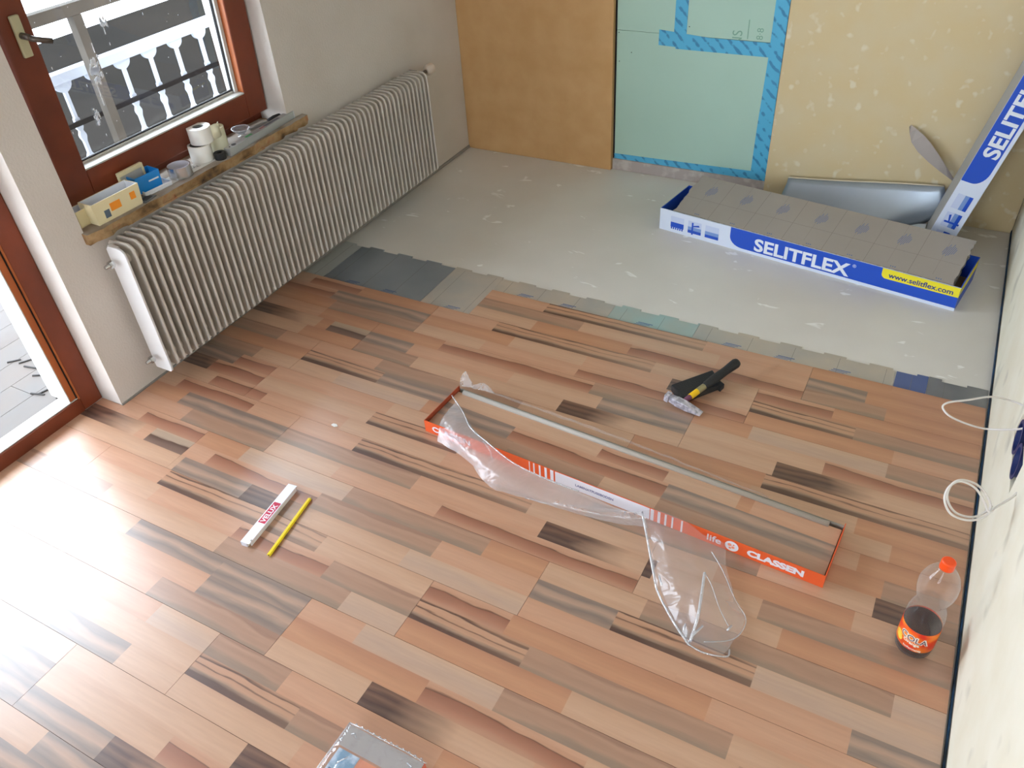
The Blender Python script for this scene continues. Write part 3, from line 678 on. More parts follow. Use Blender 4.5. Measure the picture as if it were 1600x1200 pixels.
MB().box(-.007, .007, .03, .12, .0282, .0288).build('label_sticker', mat('sticker_grey', (110, 112, 122), .5), lv)
MB().box(-.005, .005, .0, .028, .0282, .0288).build('red_print', mat('print_red', (170, 120, 120), .5), lv)
MB().box(-.0147, .0147, .1952, .199, 0, .028).build('end_cap', mat('cap_light', (214, 216, 222), .4), lv)
MB().add([(.030+.012*math.sin(k/8*3), .020+.048*k/8, z) for k in range(9) for z in (.003, .054)], [(2*k, 2*k+2, 2*k+3, 2*k+1) for k in range(8)]).build('loose_end', tapec, t8, smooth=True).modifiers.new('thickness', 'SOLIDIFY').thickness = .0012
t11 = px_place('glass_dish', 'shallow clear round dish on the sill behind the spirit level', 'dish', -.075, -1.50)
MB().lathe([(0, .012), (.018, .012), (.034, .026), (.036, .03), (.033, .03), (.016, .015), (0, .015)], 28).lathe([(.018, 0), (.012, .0), (.012, .012), (.018, .012)], 28).build('bowl', film_mat('clear_dish', base=.35, edge=.8, bump=0, rough=.08), t11, smooth=True)
t12 = px_place('putty_knife', 'scraper with black handle behind the spirit level', 'scraper', -.055, -1.37, math.radians(-14))
MB().box(-.008, .008, -.09, 0, .004, .012).build('blade', mat('dull_steel', (150, 148, 142), .4, .5), t12, bevel=.001)
MB().tube([(0, .002, .011), (0, .03, .013), (0, .07, .013), (0, .105, .011)], .011, 10, radii=[.009, .0125, .0125, .010]).build('handle', blk, t12, smooth=True)

# ------------------------------------------------------------------ cartons of folding underlay
cardw = mat('carton_white', (214, 222, 238), .5); cardb = mat('carton_blue', (26, 78, 190), .45)
cardy = mat('carton_yellow', (238, 222, 40), .5); cardk = mat('carton_inside', (150, 128, 104), .85)
cardg = mat('carton_grey', (170, 168, 164), .7)
txw = mat('print_white', (226, 230, 238), .5); txb = mat('print_navy', (20, 50, 130), .5); txl0 = mat('print_pale', (196, 206, 232), .5); txl = mat('print_lightblue', (120, 150, 205), .5)
def fit_text(txt, nm, m, root, T, x0, x1, y0, y1, bold=0):
    o = text_mesh(txt, nm, m, root, .1, Matrix(), bold=bold)
    co = [v.co for v in o.data.vertices]; ax, bx = min(c.x for c in co), max(c.x for c in co); ay, by = min(c.y for c in co), max(c.y for c in co)
    for c in co:
        c.x = x0+(c.x-ax)/(bx-ax)*(x1-x0); c.y = y0+(c.y-ay)/(by-ay)*(y1-y0)
    o.matrix_local = T; return o
def brand_face(root, L, h, T):
    """front print: x along the carton from the white end, y up, z out"""
    def P(poly, m, z0, z1, nm): MB().prism(poly, z0, z1, T).build(nm, m, root)
    arc = [(.34+.06-.06*math.cos(a), .014+.045-.045*math.sin(a)) for a in [k/7*PI/2 for k in range(8)]]
    P([(.34, h-.0005)]+arc+[(L, .014), (L, h-.0005)], cardb, .0002, .0006, 'blue_print')
    ya = [(.972+.018-.018*math.cos(a), .058+.018-.018*math.sin(a)) for a in [k/5*PI/2 for k in range(6)]]
    P([(.972, h-.0007)]+ya+[(L, .060), (L, h-.0007)], cardy, .0007, .0009, 'yellow_print')
    fit_text('SELITFLEX', 'brand_lettering', txw, root, T @ TR(0, 0, .0010), .452, .853, .020, .079, bold=.0030)
    fit_text('®', 'brand_lettering', txw, root, T @ TR(0, 0, .0010), .860, .874, .068, .082)
    fit_text('www.selitflex.com', 'web_lettering', txb, root, T @ TR(0, 0, .0012), .998, 1.232, .066, .088, bold=.0018)
    for i, x in enumerate((.056, .141, .224)):
        P([(x, .046), (x+.064, .046), (x+.064, .078), (x, .078)], txl0, .0006, .0008, 'pictogram')
        P([(x, .030), (x+.064, .030), (x+.064, .050), (x, .050)], txl if i else cardb, .0008, .0010, 'pictogram')
        P([(x, .020), (x+.064, .020), (x+.064, .034), (x, .034)] if i else [(x, .026), (x+.064, .026), (x+.064, .032), (x, .032)], cardb, .0009, .0011, 'pictogram')
        if i == 0:
            for k in range(6): P([(x+.002+k*.0105, .016), (x+.008+k*.0105, .016), (x+.008+k*.0105, .027), (x+.002+k*.0105, .027)], cardb, .0006, .0008, 'pictogram')
        if i == 1:
            P([(x+.018, .014), (x+.026, .014), (x+.026, .072), (x+.018, .072)], cardb, .0012, .0014, 'pictogram')
            P([(x+.026, .052), (x+.056, .058), (x+.052, .066), (x+.026, .058)], cardb, .0012, .0014, 'pictogram')
def carton(root, L, Wd, h, t=.004, openv='z'):
    # local: x length, y depth (front at 0, back at Wd), z height, open top
    MB().box(0, L, 0, t, 0, h).build('front_panel', [cardw, cardb], root)
    o = root.children[-1] if root.children else None
    MB().box(0, L, Wd-t, Wd, 0, h).build('back_panel', cardb, root)
    MB().box(0, t, t, Wd-t, 0, h).build('end_panel', cardb, root)
    MB().box(L-t, L, t, Wd-t, 0, h).build('end_panel', cardb, root)
    MB().box(t, L-t, t, Wd-t, 0, t).build('base', cardk, root)
    MB().box(t+.0003, L-t-.0003, t, t+.0006, t, h-.002).build('inner_liner', cardk, root)
    MB().box(L-.0002, L+.0004, .01, Wd-.01, h*.62, h).build('yellow_print', cardy, root)
    MB().box(-.0004, .0002, .06, Wd-.02, h*.86, h).build('yellow_print', cardy, root)
cax = Vector((2.534-1.298, -.698+.493, 0)); caL = cax.length; cang = math.atan2(cax.y, cax.x)
c1 = empty('carton', (1.298, -.493, -.0118), (0, 0, cang), label='open blue and white carton lying on the screed, filled with underlay mats', cat='carton')
carton(c1, caL, .265, .101)
brand_face(c1, caL, .101, Matrix(((1, 0, 0, 0), (0, 0, -1, 0), (0, 1, 0, 0), (0, 0, 0, 1))))
# mats in the carton: sloping stack
slab_m = mat('grey_underlay_mat', (158, 150, 142), .62, noise=(3, (166, 158, 150), .3, .7)); slab_e = mat('mat_core', (196, 194, 188), .8, noise=(60, (120, 110, 100), .4, .6))
CT = TR(1.298, -.493, -.0118) @ RZ(cang)
NS = 9
tilt = math.radians(12.5)
def ragged(L, Wd, k):
    pts = [(0, 0), (L, 0)]
    n = 14
    for i in range(1, n): pts.append((L-.003+random.uniform(-.003, .003)+k, Wd*i/n))
    pts += [(L, Wd), (0, Wd)]
    for i in range(1, n): pts.append((.004+random.uniform(-.006, .006), Wd-Wd*i/n))
    return pts
ST_T = CT @ TR(.055, .012, .0985) @ Matrix.Rotation(tilt, 4, 'X')
for k in range(NS):
    top = k == NS-1
    Lk, Wk = caL-.085, .272
    T = ST_T @ TR(.0+(0 if top else random.uniform(-.006, .010)), 0 if top else random.uniform(0, .004), -(NS-1-k)*.0072-.0071)
    o = MB().prism(ragged(Lk-(.0 if top else .012), Wk-(0 if top else .035), 0), 0, .0070).build('underlay_mat', [slab_e]); o.matrix_world = T
    o.data.materials.append(slab_m)
    for p in o.data.polygons:
        if p.normal.z > .9: p.material_index = 1
    if not top: tag(o, 'grey folding underlay mat inside the stack in the carton', 'underlay mat', 'underlay mats below the top one in the carton')
    else:
        tag(o, 'topmost grey underlay mat in the carton, with fold lines and blue marks', 'underlay mat')
        f_ = MB()
        for i in range(1, 7): f_.box(Lk*i/7, Lk*i/7+.0012, .001, Wk-.001, .0070, .0072)
        for i in range(1, 14): f_.box(Lk*i/14, Lk*i/14+.0006, .03, Wk-.001, .0070, .00715)
        f_.box(.01, Lk-.01, Wk*.42, Wk*.42+.0008, .0070, .0072)
        f_.build('fold_line', mat('mat_fold', (122, 114, 108), .7), o)
        mk = MB()
        for i in range(7):
            bx, by = Lk*(i+.48)/7, Wk*.66
            for r in range(7):
                T2 = TR(bx+r*.0062, by, 0) @ RZ(1.38)
                l_ = (.04, .075, .05, .085, .06, .05, .03)[r]
                mk.box(-l_/2+(r % 2)*.006, l_/2, 0, .0022, .0070, .0073, T2)
            for r in range(3): mk.box(bx+.02+r*.008, bx+.024+r*.008, .012, .018, .0070, .0073)
        mk.build('blue_print', mat('mat_print', (96, 118, 160), .7), o)
# leaning carton of the same kind, upright, leaning to the right wall
la = math.atan2(.153, .68)
ux = Vector((math.sin(la), 0, math.cos(la)))        # along the carton, upwards
wx = Vector((math.cos(la), 0, -math.sin(la)))       # across its narrow face
Wn = .097
orig = Vector((2.365, -.275, -.0118+Wn*math.sin(la)))
c2 = empty('carton', orig, label='blue and white carton standing upright and leaning in the far right corner', cat='carton')
T = Matrix((ux, Vector((0, 1, 0)), wx)).transposed().to_4x4(); T.translation = orig      # local x up, y back, z across
c2.matrix_world = T
Lc = 1.03
MB().box(0, Lc, 0, .004, 0, Wn).build('front_panel', cardw, c2)
MB().box(0, Lc, .226, .23, 0, Wn).build('back_panel', cardb, c2)
MB().box(0, Lc, .004, .226, 0, .004).build('side_panel', cardg, c2)
MB().box(0, Lc, .004, .226, Wn-.004, Wn).build('side_panel', cardk, c2)
MB().box(0, .004, .004, .226, .004, Wn-.004).build('end_panel', cardb, c2)
MB().box(Lc-.004, Lc, .004, .226, .004, Wn-.004).build('end_panel', cardb, c2)
# print: reading direction runs up the carton, letters' up towards -z local (left)
F = Matrix(((1, 0, 0, 0), (0, 0, -1, 0), (0, -1, 0, Wn), (0, 0, 0, 1)))
F = Matrix(((1, 0, 0, 0), (0, 0, -1, 0), (0, -1, 0, Wn), (0, 0, 0, 1)))
F = TR(-.025, 0, 0) @ Matrix(((1, 0, 0, 0), (0, 0, -1, 0), (0, -1, 0, Wn), (0, 0, 0, 1)))
brand_face(c2, Lc+.020, Wn, F)
# silver sheet behind the carton, leaning on the wall
N = 26; vs = []; fs = []
for i in range(N+1):
    t = i/N
    tx = 1.747+.64*t; ty = -.028-.004*math.sin(t*6); tz = .105+.065*t
    bx_, by_ = 1.735+.60*t, -.15+.085*t**3+.0*t
    for j in range(7):
        u = j/6; bow = math.sin(u*PI)*(.03+.05*max(0, t-.6))
        vs.append((tx+(bx_-tx)*u+bow*t*.9+(random.uniform(-.003, .003) if i in (0, N) else 0), ty+(by_-ty)*u+bow*.3*(1-t), tz+(-.008-tz)*u))
for i in range(N):
    for j in range(6): a = i*7+j; fs.append((a, a+7, a+8, a+1))
foil_k = mat('foil_sheet_silver', (176, 186, 196), .34, .55, noise=(2.2, (150, 162, 176), .3, .7))
fsh = empty('foil_sheet', (2.05, -.1, -.0118), label='silver sheet of underlay leaning on the wall behind the full carton', cat='sheet')
o = MB().add(vs, fs).build('sheet_body', foil_k, fsh, smooth=True); o.matrix_parent_inverse = fsh.matrix_basis.inverted(); sd = o.modifiers.new('thickness', 'SOLIDIFY'); sd.thickness = .004; sd.offset = 0
eg = MB().tube([(1.747+.64*k/10, -.028-.004*math.sin(k*.6), .107+.065*k/10) for k in range(11)], .0036, 6).build('pale_edge', mat('sheet_edge', (206, 194, 170), .6), fsh, smooth=True); eg.matrix_parent_inverse = fsh.matrix_basis.inverted()
fpz = MB().add([(2.26, -.10, -.0105), (2.355, -.21, -.0105), (2.362, -.09, .02), (2.33, -.075, .008)], [(0, 1, 2, 3)]).build('white_flap', mat('flap_white', (214, 220, 226), .5), fsh); fpz.matrix_parent_inverse = fsh.matrix_basis.inverted(); fpz.modifiers.new('thickness', 'SOLIDIFY').thickness = .002
# torn grey strip
cen = [(2.196, .403, .006), (2.212, .388, .020), (2.238, .362, .036), (2.272, .330, .042), (2.318, .288, .034), (2.36, .25, .022), (2.395, .218, .010), (2.42, .192, .002)]
vs = []; fs = []
for i, (x, z, w_) in enumerate(cen):
    yy = -.006-.030*math.sin(i/7*PI)
    vs += [(x+w_*.5, yy, z+w_*.45), (x-w_*.5+random.uniform(-.002, .002), yy-.010, z-w_*.45)]
for i in range(len(cen)-1): fs.append((i*2, i*2+2, i*2+3, i*2+1))
o = MB().add(vs, fs).build('torn_strip', mat('torn_grey', (170, 160, 154), .6), smooth=False); sd = o.modifiers.new('thickness', 'SOLIDIFY'); sd.thickness = .0015
tag(o, 'torn grey strip of film standing against the back wall beside the leaning carton', 'strip')

# ------------------------------------------------------------------ orange laminate carton with boards
orc = mat('carton_orange', (226, 92, 42), .45); orw = mat('carton_label_white', (226, 224, 232), .5); ori = mat('carton_orange_inside', (170, 74, 44), .7)
def trapez(root, pts_bottom, h, t):
    pass
A0, A1 = Vector((1.076, -2.103, 0)), Vector((2.362, -2.183, 0))
oa = math.atan2((A1-A0).y, (A1-A0).x); OL = (A1-A0).length; OW = .205; OH = .047
c3 = empty('carton', A0, (0, 0, oa), label='long low orange and white carton of laminate boards, torn open, on the laminate floor', cat='carton')
c3.location.z = .0003
t = .002
fp = MB().box(0, OL, 0, t, 0, OH).build('front_panel', orc, c3)
MB().box(0, OL, OW-t, OW, 0, OH-.012).build('back_panel', mat('carton_back_grey', (150, 146, 134), .7), c3)
MB().box(0, t, t, OW-t, 0, OH).build('end_panel', [ori], c3)
MB().box(OL-t, OL, t, OW-t, 0, OH).build('end_panel', [orc], c3)
MB().box(t, OL-t, t, OW-t, 0, .0015).build('base', ori, c3)
Ff = Matrix(((1, 0, 0, 0), (0, 0, -1, 0), (0, 1, 0, 0), (0, 0, 0, 1)))
def fprint(poly, m, z1=.0006): return MB().prism(poly, .0001, z1, Ff).build('print_area', m, c3)
for x, wd in ((.60, .003), (.615, .005), (.635, .006), (.655, .008), (.675, .011)): fprint([(x-.2, .001), (x-.2+wd, .001), (x-.2+wd, OH-.001), (x-.2, OH-.001)], orw)
fprint([(.492, .001), (.80, .001), (.80, OH-.001), (.492, OH-.001)], orw)
for x, wd in ((.803, .010), (.825, .008), (.846, .006), (.867, .005), (.895, .005)): fprint([(x, .001), (x+wd, .001), (x+wd, OH-.001), (x, OH-.001)], orw)
text_mesh('CLASSEN', 'brand_lettering', orw, c3, .030, Ff @ TR(.03, .013, .0004), bold=.0010, sx=1.25)
text_mesh('CLASSEN', 'brand_lettering', orw, c3, .030, Ff @ TR(1.085, .013, .0004), bold=.0016, sx=1.25)
fit_text('life', 'brand_lettering', orw, c3, Ff @ TR(0, 0, .0006), .972, 1.012, .012, .036, bold=.0012)
text_mesh('LAMINATFUSSBODEN', 'lettering', mat('ink_violet', (120, 120, 160), .6), c3, .013, Ff @ TR(.56, .018, .0008), bold=.0003)
gl = MB(); gl.lathe([(0, .0005), (.019, .0005)], 24, Ff @ TR(1.042, .023, 0)); gl.build('globe_emblem', orw, c3)
g2 = MB()
for a, b_, s in ((-.004, .004, .006), (.006, -.003, .005), (-.002, -.008, .004), (.007, .007, .003)):
    g2.lathe([(0, .0008), (s, .0008)], 7, Ff @ TR(1.04+a, .023+b_, 0))
g2.build('globe_emblem', mat('emblem_pink', (240, 150, 120), .5), c3)
# boards lying in the carton (top one with visible staves)
CTm = TR(A0.x, A0.y, .0003) @ RZ(oa)
PATT = [".0G .45O .82B 1.05M", ".0O .3W .55L .9G 1.1P", ".0P .28G .62L .98P"]
PAT_TOP = [[(0, 'M', .30), (.30, 'M', .62), (.62, 'L', .80), (.80, 'M', OL)],       # front strip
           [(0, 'G', .27), (.27, 'B', .80), (.80, 'G', OL)],
           [(0, 'L', .31), (.31, 'L', .56), (.56, 'B', .78), (.78, 'L', 1.0), (1.0, 'O', 1.04), (1.04, 'P', OL)]]
for k in range(4):
    z0 = .0018+k*.0074; bl, bw = OL-.010, OW-.016
    root = MB().box(0, bl, 0, bw-.003, 0, .0062).build('laminate_board', core); root.matrix_world = CTm @ TR(.005, .003, z0)
    if k == 3:
        tag(root, 'topmost laminate board in the torn orange carton', 'laminate board')
        sw = (bw-.003)/3
        for i in range(3):
            for a, kk, e in PAT_TOP[i]:
                e = min(e, bl)
                o = MB().box(0, e-a, 0, sw, 0, .001).build('stave', SM[kk], root); o.location = (a, i*sw, .0063)
        tg = MB().tube([(0.02, bw-.001, .0095), (bl-.035, bw-.001, .0095)], .0088, 12).build('tongue_edge', mat('grey_edge', (168, 160, 150), .5), root, smooth=True)
    else: tag(root, 'laminate board under the topmost one in the orange carton', 'laminate board', 'laminate boards stacked in the orange carton')

# ------------------------------------------------------------------ plastic film
film = film_mat('clear_film', gloss=.2, base=.17, edge=.6, rough=.14, bump=.35, bscale=7)
film2 = film_mat('milky_film', gloss=.18, base=.33, edge=.55, rough=.22, bump=.4, bscale=12)
crease = film_mat('film_crease', base=.55, edge=.9, rough=.2, bump=.3, bscale=60)
def patch(rows_, nu, nv, amp, seed, thick=None):
    """bilinear/lofted patch through rows of 3-D points with crumpling"""
    rnd = random.Random(seed); R = [spline(r, nu) for r in rows_]; m = len(R[0]); cols = [spline([r[i] for r in R], nv) for i in range(m)]
    n = len(cols[0]); vs = []; fs = []
    for i in range(m):
        for j in range(n):
            p = cols[i][j]; k = amp
            q = Vector((math.sin(p.x*61+seed)+math.sin(p.y*83+p.x*40), math.sin(p.y*57+seed*2)+math.cos(p.x*91), math.sin(p.x*77+p.y*45+seed)+math.sin(p.y*120-p.x*33)))
            p = p+q*k*.5+Vector((rnd.uniform(-1, 1), rnd.uniform(-1, 1), rnd.uniform(-1, 1)))*k*.3
            vs.append((p.x, p.y, max(p.z, .0015)))
    for i in range(m-1):
        for j in range(n-1): a = i*n+j; fs.append((a, a+n, a+n+1, a+1))
    return MB().add(vs, fs)
def hit(u, v, z):
    d = (u-800)/FPX*r2 - (v-600)/FPX*u2 + fw
    t = (z-CAMP.z)/d.z; return CAMP+d*t
FR = empty('plastic_film', (1.5, -2.3, 0), label='crumpled clear plastic wrapping torn off the orange carton', cat='plastic film')
def fchild(mb, name, m, smooth=True):
    o = mb.build(name, m, FR, smooth=smooth); o.matrix_parent_inverse = FR.matrix_basis.inverted(); return o
# strip over the carton front
top = [hit(712, 628, .056), hit(742, 672, .058), hit(800, 722, .057), hit(860, 750, .056), hit(920, 775, .055), hit(975, 797, .055), hit(1005, 803, .052)]
mid = [hit(690, 655, .052), hit(722, 695, .052), hit(790, 745, .05), hit(850, 780, .04), hit(915, 800, .04), hit(975, 812, .035), hit(1010, 812, .045)]
bot = [hit(684, 690, .012), hit(730, 720, .02), hit(765, 760, .012), hit(820, 778, .008), hit(885, 797, .006), hit(950, 815, .006), hit(1012, 825, .012)]
fchild(patch([top, mid, bot], 5, 4, .0022, 3), 'film_strip', film2)
# crest ridge along its upper edge
fchild(MB().tube(spline([hit(706, 618, .06), hit(724, 645, .066), hit(735, 668, .06), hit(760, 690, .06), hit(800, 722, .058), hit(850, 747, .058), hit(905, 768, .056)], 6), .0022, 6), 'film_fold', crease)
fchild(MB().tube(spline([hit(755, 690, .058), hit(766, 705, .05), hit(770, 725, .03)], 6), .0016, 6), 'film_fold', crease)
fchild(MB().tube(spline([hit(820, 778, .008), hit(860, 787, .01), hit(915, 792, .01), hit(985, 800, .03), hit(1002, 800, .04)], 6), .0015, 6), 'film_fold', crease)
# big loose bag
r0 = [hit(1003, 797, .052), hit(1030, 798, .052), hit(1065, 812, .05), hit(1100, 835, .045), hit(1135, 850, .04)]
ra_ = [hit(1013, 840, .03), hit(1040, 848, .05), hit(1075, 862, .05), hit(1108, 875, .04), hit(1135, 888, .02)]
rb_ = [hit(1025, 905, .012), hit(1055, 905, .04), hit(1085, 905, .05), hit(1120, 915, .04), hit(1148, 935, .01)]
rc_ = [hit(1048, 960, .006), hit(1075, 958, .03), hit(1100, 955, .05), hit(1135, 960, .04), hit(1165, 968, .006)]
rd_ = [hit(1076, 1006, .004), hit(1092, 1012, .012), hit(1110, 1018, .015), hit(1128, 1024, .01), hit(1142, 1010, .004)]
fchild(patch([r0, ra_, rb_, rc_, rd_], 6, 6, .0028, 9), 'film_bag', film)
def ridge(pts, r=.0018, m=crease): fchild(MB().tube(spline(pts, 6), r, 6), 'film_fold', m)
ridge([hit(1003, 800, .05), hit(1012, 845, .035), hit(1022, 900, .02), hit(1028, 925, .012), hit(1050, 968, .008), hit(1076, 1007, .004)], .0034)
ridge([hit(1101, 895, .052), hit(1096, 930, .05), hit(1090, 965, .045), hit(1078, 1003, .006)], .0038)
ridge([hit(1101, 895, .052), hit(1112, 915, .048), hit(1124, 950, .045), hit(1138, 978, .03)], .0012)
ridge([hit(1112, 862, .04), hit(1130, 893, .03), hit(1148, 935, .014), hit(1165, 965, .006), hit(1160, 985, .006), hit(1142, 1000, .008), hit(1100, 1003, .02)], .0014)
ridge([hit(1076, 1007, .004), hit(1100, 1020, .006), hit(1135, 1026, .006), hit(1140, 1015, .005)], .0022)
for a, b_ in (((1080, 995), (1098, 978)), ((1136, 985), (1143, 978)), ((1068, 985), (1071, 975)), ((1030, 900), (1034, 915))):
    ridge([hit(*a, .03), hit((a[0]+b_[0])/2, (a[1]+b_[1])/2, .035), hit(*b_, .03)], .0028)
# tufts at the carton's far left corner
fchild(patch([[hit(718, 604, .055), hit(728, 604, .055), hit(740, 606, .052)], [hit(719, 592, .075), hit(729, 590, .08), hit(738, 598, .065)], [hit(722, 583, .09), hit(727, 580, .095), hit(732, 592, .08)]], 5, 5, .004, 5), 'film_tuft', film2)
fchild(patch([[hit(738, 606, .052), hit(758, 610, .052), hit(775, 616, .05)], [hit(740, 600, .06), hit(755, 598, .07), hit(768, 606, .06)]], 5, 4, .003, 6), 'film_tuft', film2)
# fringe along the far edge of the carton
fchild(patch([[hit(760, 612, .05), hit(880, 655, .05), hit(990, 695, .05), hit(1100, 738, .05), hit(1200, 777, .05)], [hit(762, 610, .051), hit(884, 652, .052), hit(992, 692, .051), hit(1102, 736, .051), hit(1202, 776, .051)]], 12, 3, .002, 8), 'film_fringe', film)

# ------------------------------------------------------------------ wrapped pack at the bottom edge
pk = empty('laminate_pack', (1.494, -3.053, .0003), label='shrink wrapped pack of laminate boards at the bottom edge of the picture', cat='pack')
PK = MB().box(0, .203, -1.285, 0, 0, .048).build('board_stack', SM['O'], pk, bevel=.001)
MB().box(-.0006, .2036, -1.286, .0006, .001, .012).box(.2031, .2038, -1.286, .0006, .001, .049).build('orange_sleeve', orc, pk)
MB().box(.001, .202, -.05, -.001, .0482, .0488).build('grey_end_label', mat('label_grey', (168, 160, 156), .5), pk)
MB().box(.012, .068, -.20, -.055, .0482, .0489).build('blue_leaflet', mat('leaflet_blue', (120, 160, 190), .35, noise=(30, (205, 220, 235), .45, .6)), pk)
MB().box(.018, .05, -.12, -.10, .049, .0494).build('leaflet_photo', mat('leaflet_navy', (60, 84, 130), .4, noise=(40, (120, 150, 180), .4, .6)), pk)
MB().box(.07, .16, -1.28, -.055, .0482, .0488).build('orange_label', mat('label_peach', (226, 138, 96), .5), pk)
fg = MB(); rnd = random.Random(4); vs = []; fs = []
nx, ny = 24, 26
for i in range(nx+1):
    for j in range(ny+1):
        x = -.004+.211*i/nx; y = .004-.30*j/ny
        z = .0515+.0012*math.sin(x*160+rnd.random())+.001*math.sin(y*90+x*30)+rnd.uniform(0, .0012)
        if i in (0, nx) or j == 0: z = .046
        vs.append((x, y, z))
for i in range(nx):
    for j in range(ny): a = i*(ny+1)+j; fs.append((a, a+ny+1, a+ny+2, a+1))
fg.add(vs, fs).build('shrink_film', film_mat('shrink_film', gloss=.4, base=.14, edge=.6, rough=.12, bump=.35, bscale=16), pk, smooth=True)
wd = MB().tube([(.0, .001, .05), (.04, .0025, .051), (.1, .002, .0515), (.16, .003, .051), (.205, .001, .049)], .0016, 6).tube([(-.001, .001, .05), (-.002, -.1, .051), (-.002, -.3, .051)], .0016, 6)
for i in range(12): wd.tube([(.012+i*.016, .003, .049), (.016+i*.016, .0055, .052), (.02+i*.016, .003, .05)], .0012, 5)
wd.tube([(.02, -.02, .053), (.028, -.016, .056), (.034, -.022, .053)], .0012, 5).tube([(.17, -.018, .053), (.185, -.022, .056), (.18, -.03, .054), (.19, -.034, .053)], .0014, 5)
wd.tube([(.03, -.09, .053), (.036, -.08, .056), (.045, -.065, .053)], .002, 5).tube([(.13, -.06, .053), (.13, -.2, .053)], .0008, 5)
wd.build('film_seam', crease, pk, smooth=True)

# ------------------------------------------------------------------ tools
# folding ruler
p0, p1 = Vector((.845, -2.494, 0)), Vector((.871, -2.743, 0))
d = p1-p0; ra__ = math.atan2(d.y, d.x)
rl2 = empty('folding_ruler', ((p0+p1)/2), (0, 0, ra__), label='folded white folding ruler with a red label, left of the yellow pencil', cat='ruler')
rw_ = mat('ruler_white', (236, 236, 244), .4); re_ = mat('ruler_edge', (206, 190, 150), .6)
for i in range(5):
    s = (-1) ** i*.003
    y0 = -.016+i*.0066
    o = MB().box(-.118+s, .118+s-(.008 if i == 4 else 0), y0, y0+.0034, .0003, .0155).build('ruler_segment', re_ if i % 2 else rw_, rl2)
MB().box(-.121, .121, -.0165, .0148, .0156, .0172).build('ruler_segment', rw_, rl2, bevel=.0006)
MB().box(.100, .121, -.0165, .004, .0, .0156).build('ruler_tip', rw_, rl2)
MB().box(-.042, .042, -.0125, .0115, .0173, .0176).build('red_label', mat('ruler_red', (196, 40, 74), .5), rl2)
text_mesh('VELUX', 'label_lettering', rw_, rl2, .0225, Matrix(((-1, 0, 0, .0375), (0, -1, 0, .0075), (0, 0, 1, .0178), (0, 0, 0, 1))), bold=.0005, sx=1.02)
MB().cyl((.108, .012, .016), (.108, .012, .0178), .003, n=10).cyl((-.108, -.010, .016), (-.108, -.010, .0178), .003, n=10).build('rivet', chrome, rl2)
# carpenter's pencil
q0, q1 = Vector((.921, -2.506, 0)), Vector((.9555, -2.737, 0)); d = q1-q0
pc = empty('pencil', (q0+q1)/2, (0, 0, math.atan2(d.y, d.x)), label='yellow carpenter pencil lying right of the folding ruler', cat='pencil')
hx = [(.0068*math.cos(k*PI/3), .005*math.sin(k*PI/3)+.005) for k in range(6)]
Tp = Matrix(((0, 0, 1, 0), (1, 0, 0, 0), (0, 1, 0, .0003), (0, 0, 0, 1)))
MB().prism(hx, -.108, .117, Tp).build('barrel', mat('pencil_yellow', (240, 212, 20), .35), pc, bevel=.0005)
MB().cyl((-.108, 0, .0045), (-.1165, 0, .0045), .0042, .0014, n=8).build('sharpened_tip', mat('pencil_wood', (206, 186, 150), .7), pc)
MB().box(.008, .022, -.0022, .0022, .0090, .0096).build('green_print', mat('pencil_print', (150, 160, 40), .5), pc)
MB().cyl((.1171, 0, .0045), (.1176, 0, .0045), .0024, n=8).build('lead_end', dark, pc)
# white chip
o = MB().prism([(-.012, -.004), (.004, -.007), (.013, .0), (.004, .007), (-.009, .005)], .0002, .0035).build('plaster_chip', white, loc=(hit(523, 665, 0).x, hit(523, 665, 0).y, 0), bevel=.001)
tag(o, 'small white plaster chip lying alone on the laminate', 'chip')
# rubber tapping block
wv_ = [hit(1049, 601, .028), hit(1065, 622, .028), hit(1130, 600, .020), hit(1113, 578, .020)]
bt = empty('tapping_block', ((wv_[0]+wv_[2])/2*1.0), label='black rubber tapping wedge lying under the hammer handle', cat='tapping block'); bt.location.z = .0003
o = MB().add([(p.x, p.y, .0005) for p in wv_]+[tuple(p) for p in wv_], [(3, 2, 1, 0), (4, 5, 6, 7), (0, 1, 5, 4), (1, 2, 6, 5), (2, 3, 7, 6), (3, 0, 4, 7)]).build('wedge', blk, bt, bevel=.002); o.matrix_parent_inverse = bt.matrix_basis.inverted()
o = MB().add([(p.x, p.y, z) for z in (.0005, .019) for p in (hit(1115, 598, .019), hit(1126, 606, .019), hit(1132, 600, .019), hit(1122, 592, .019))], [(3, 2, 1, 0), (4, 5, 6, 7), (0, 1, 5, 4), (1, 2, 6, 5), (2, 3, 7, 6), (3, 0, 4, 7)]).build('heel', blk, bt, bevel=.001); o.matrix_parent_inverse = bt.matrix_basis.inverted()
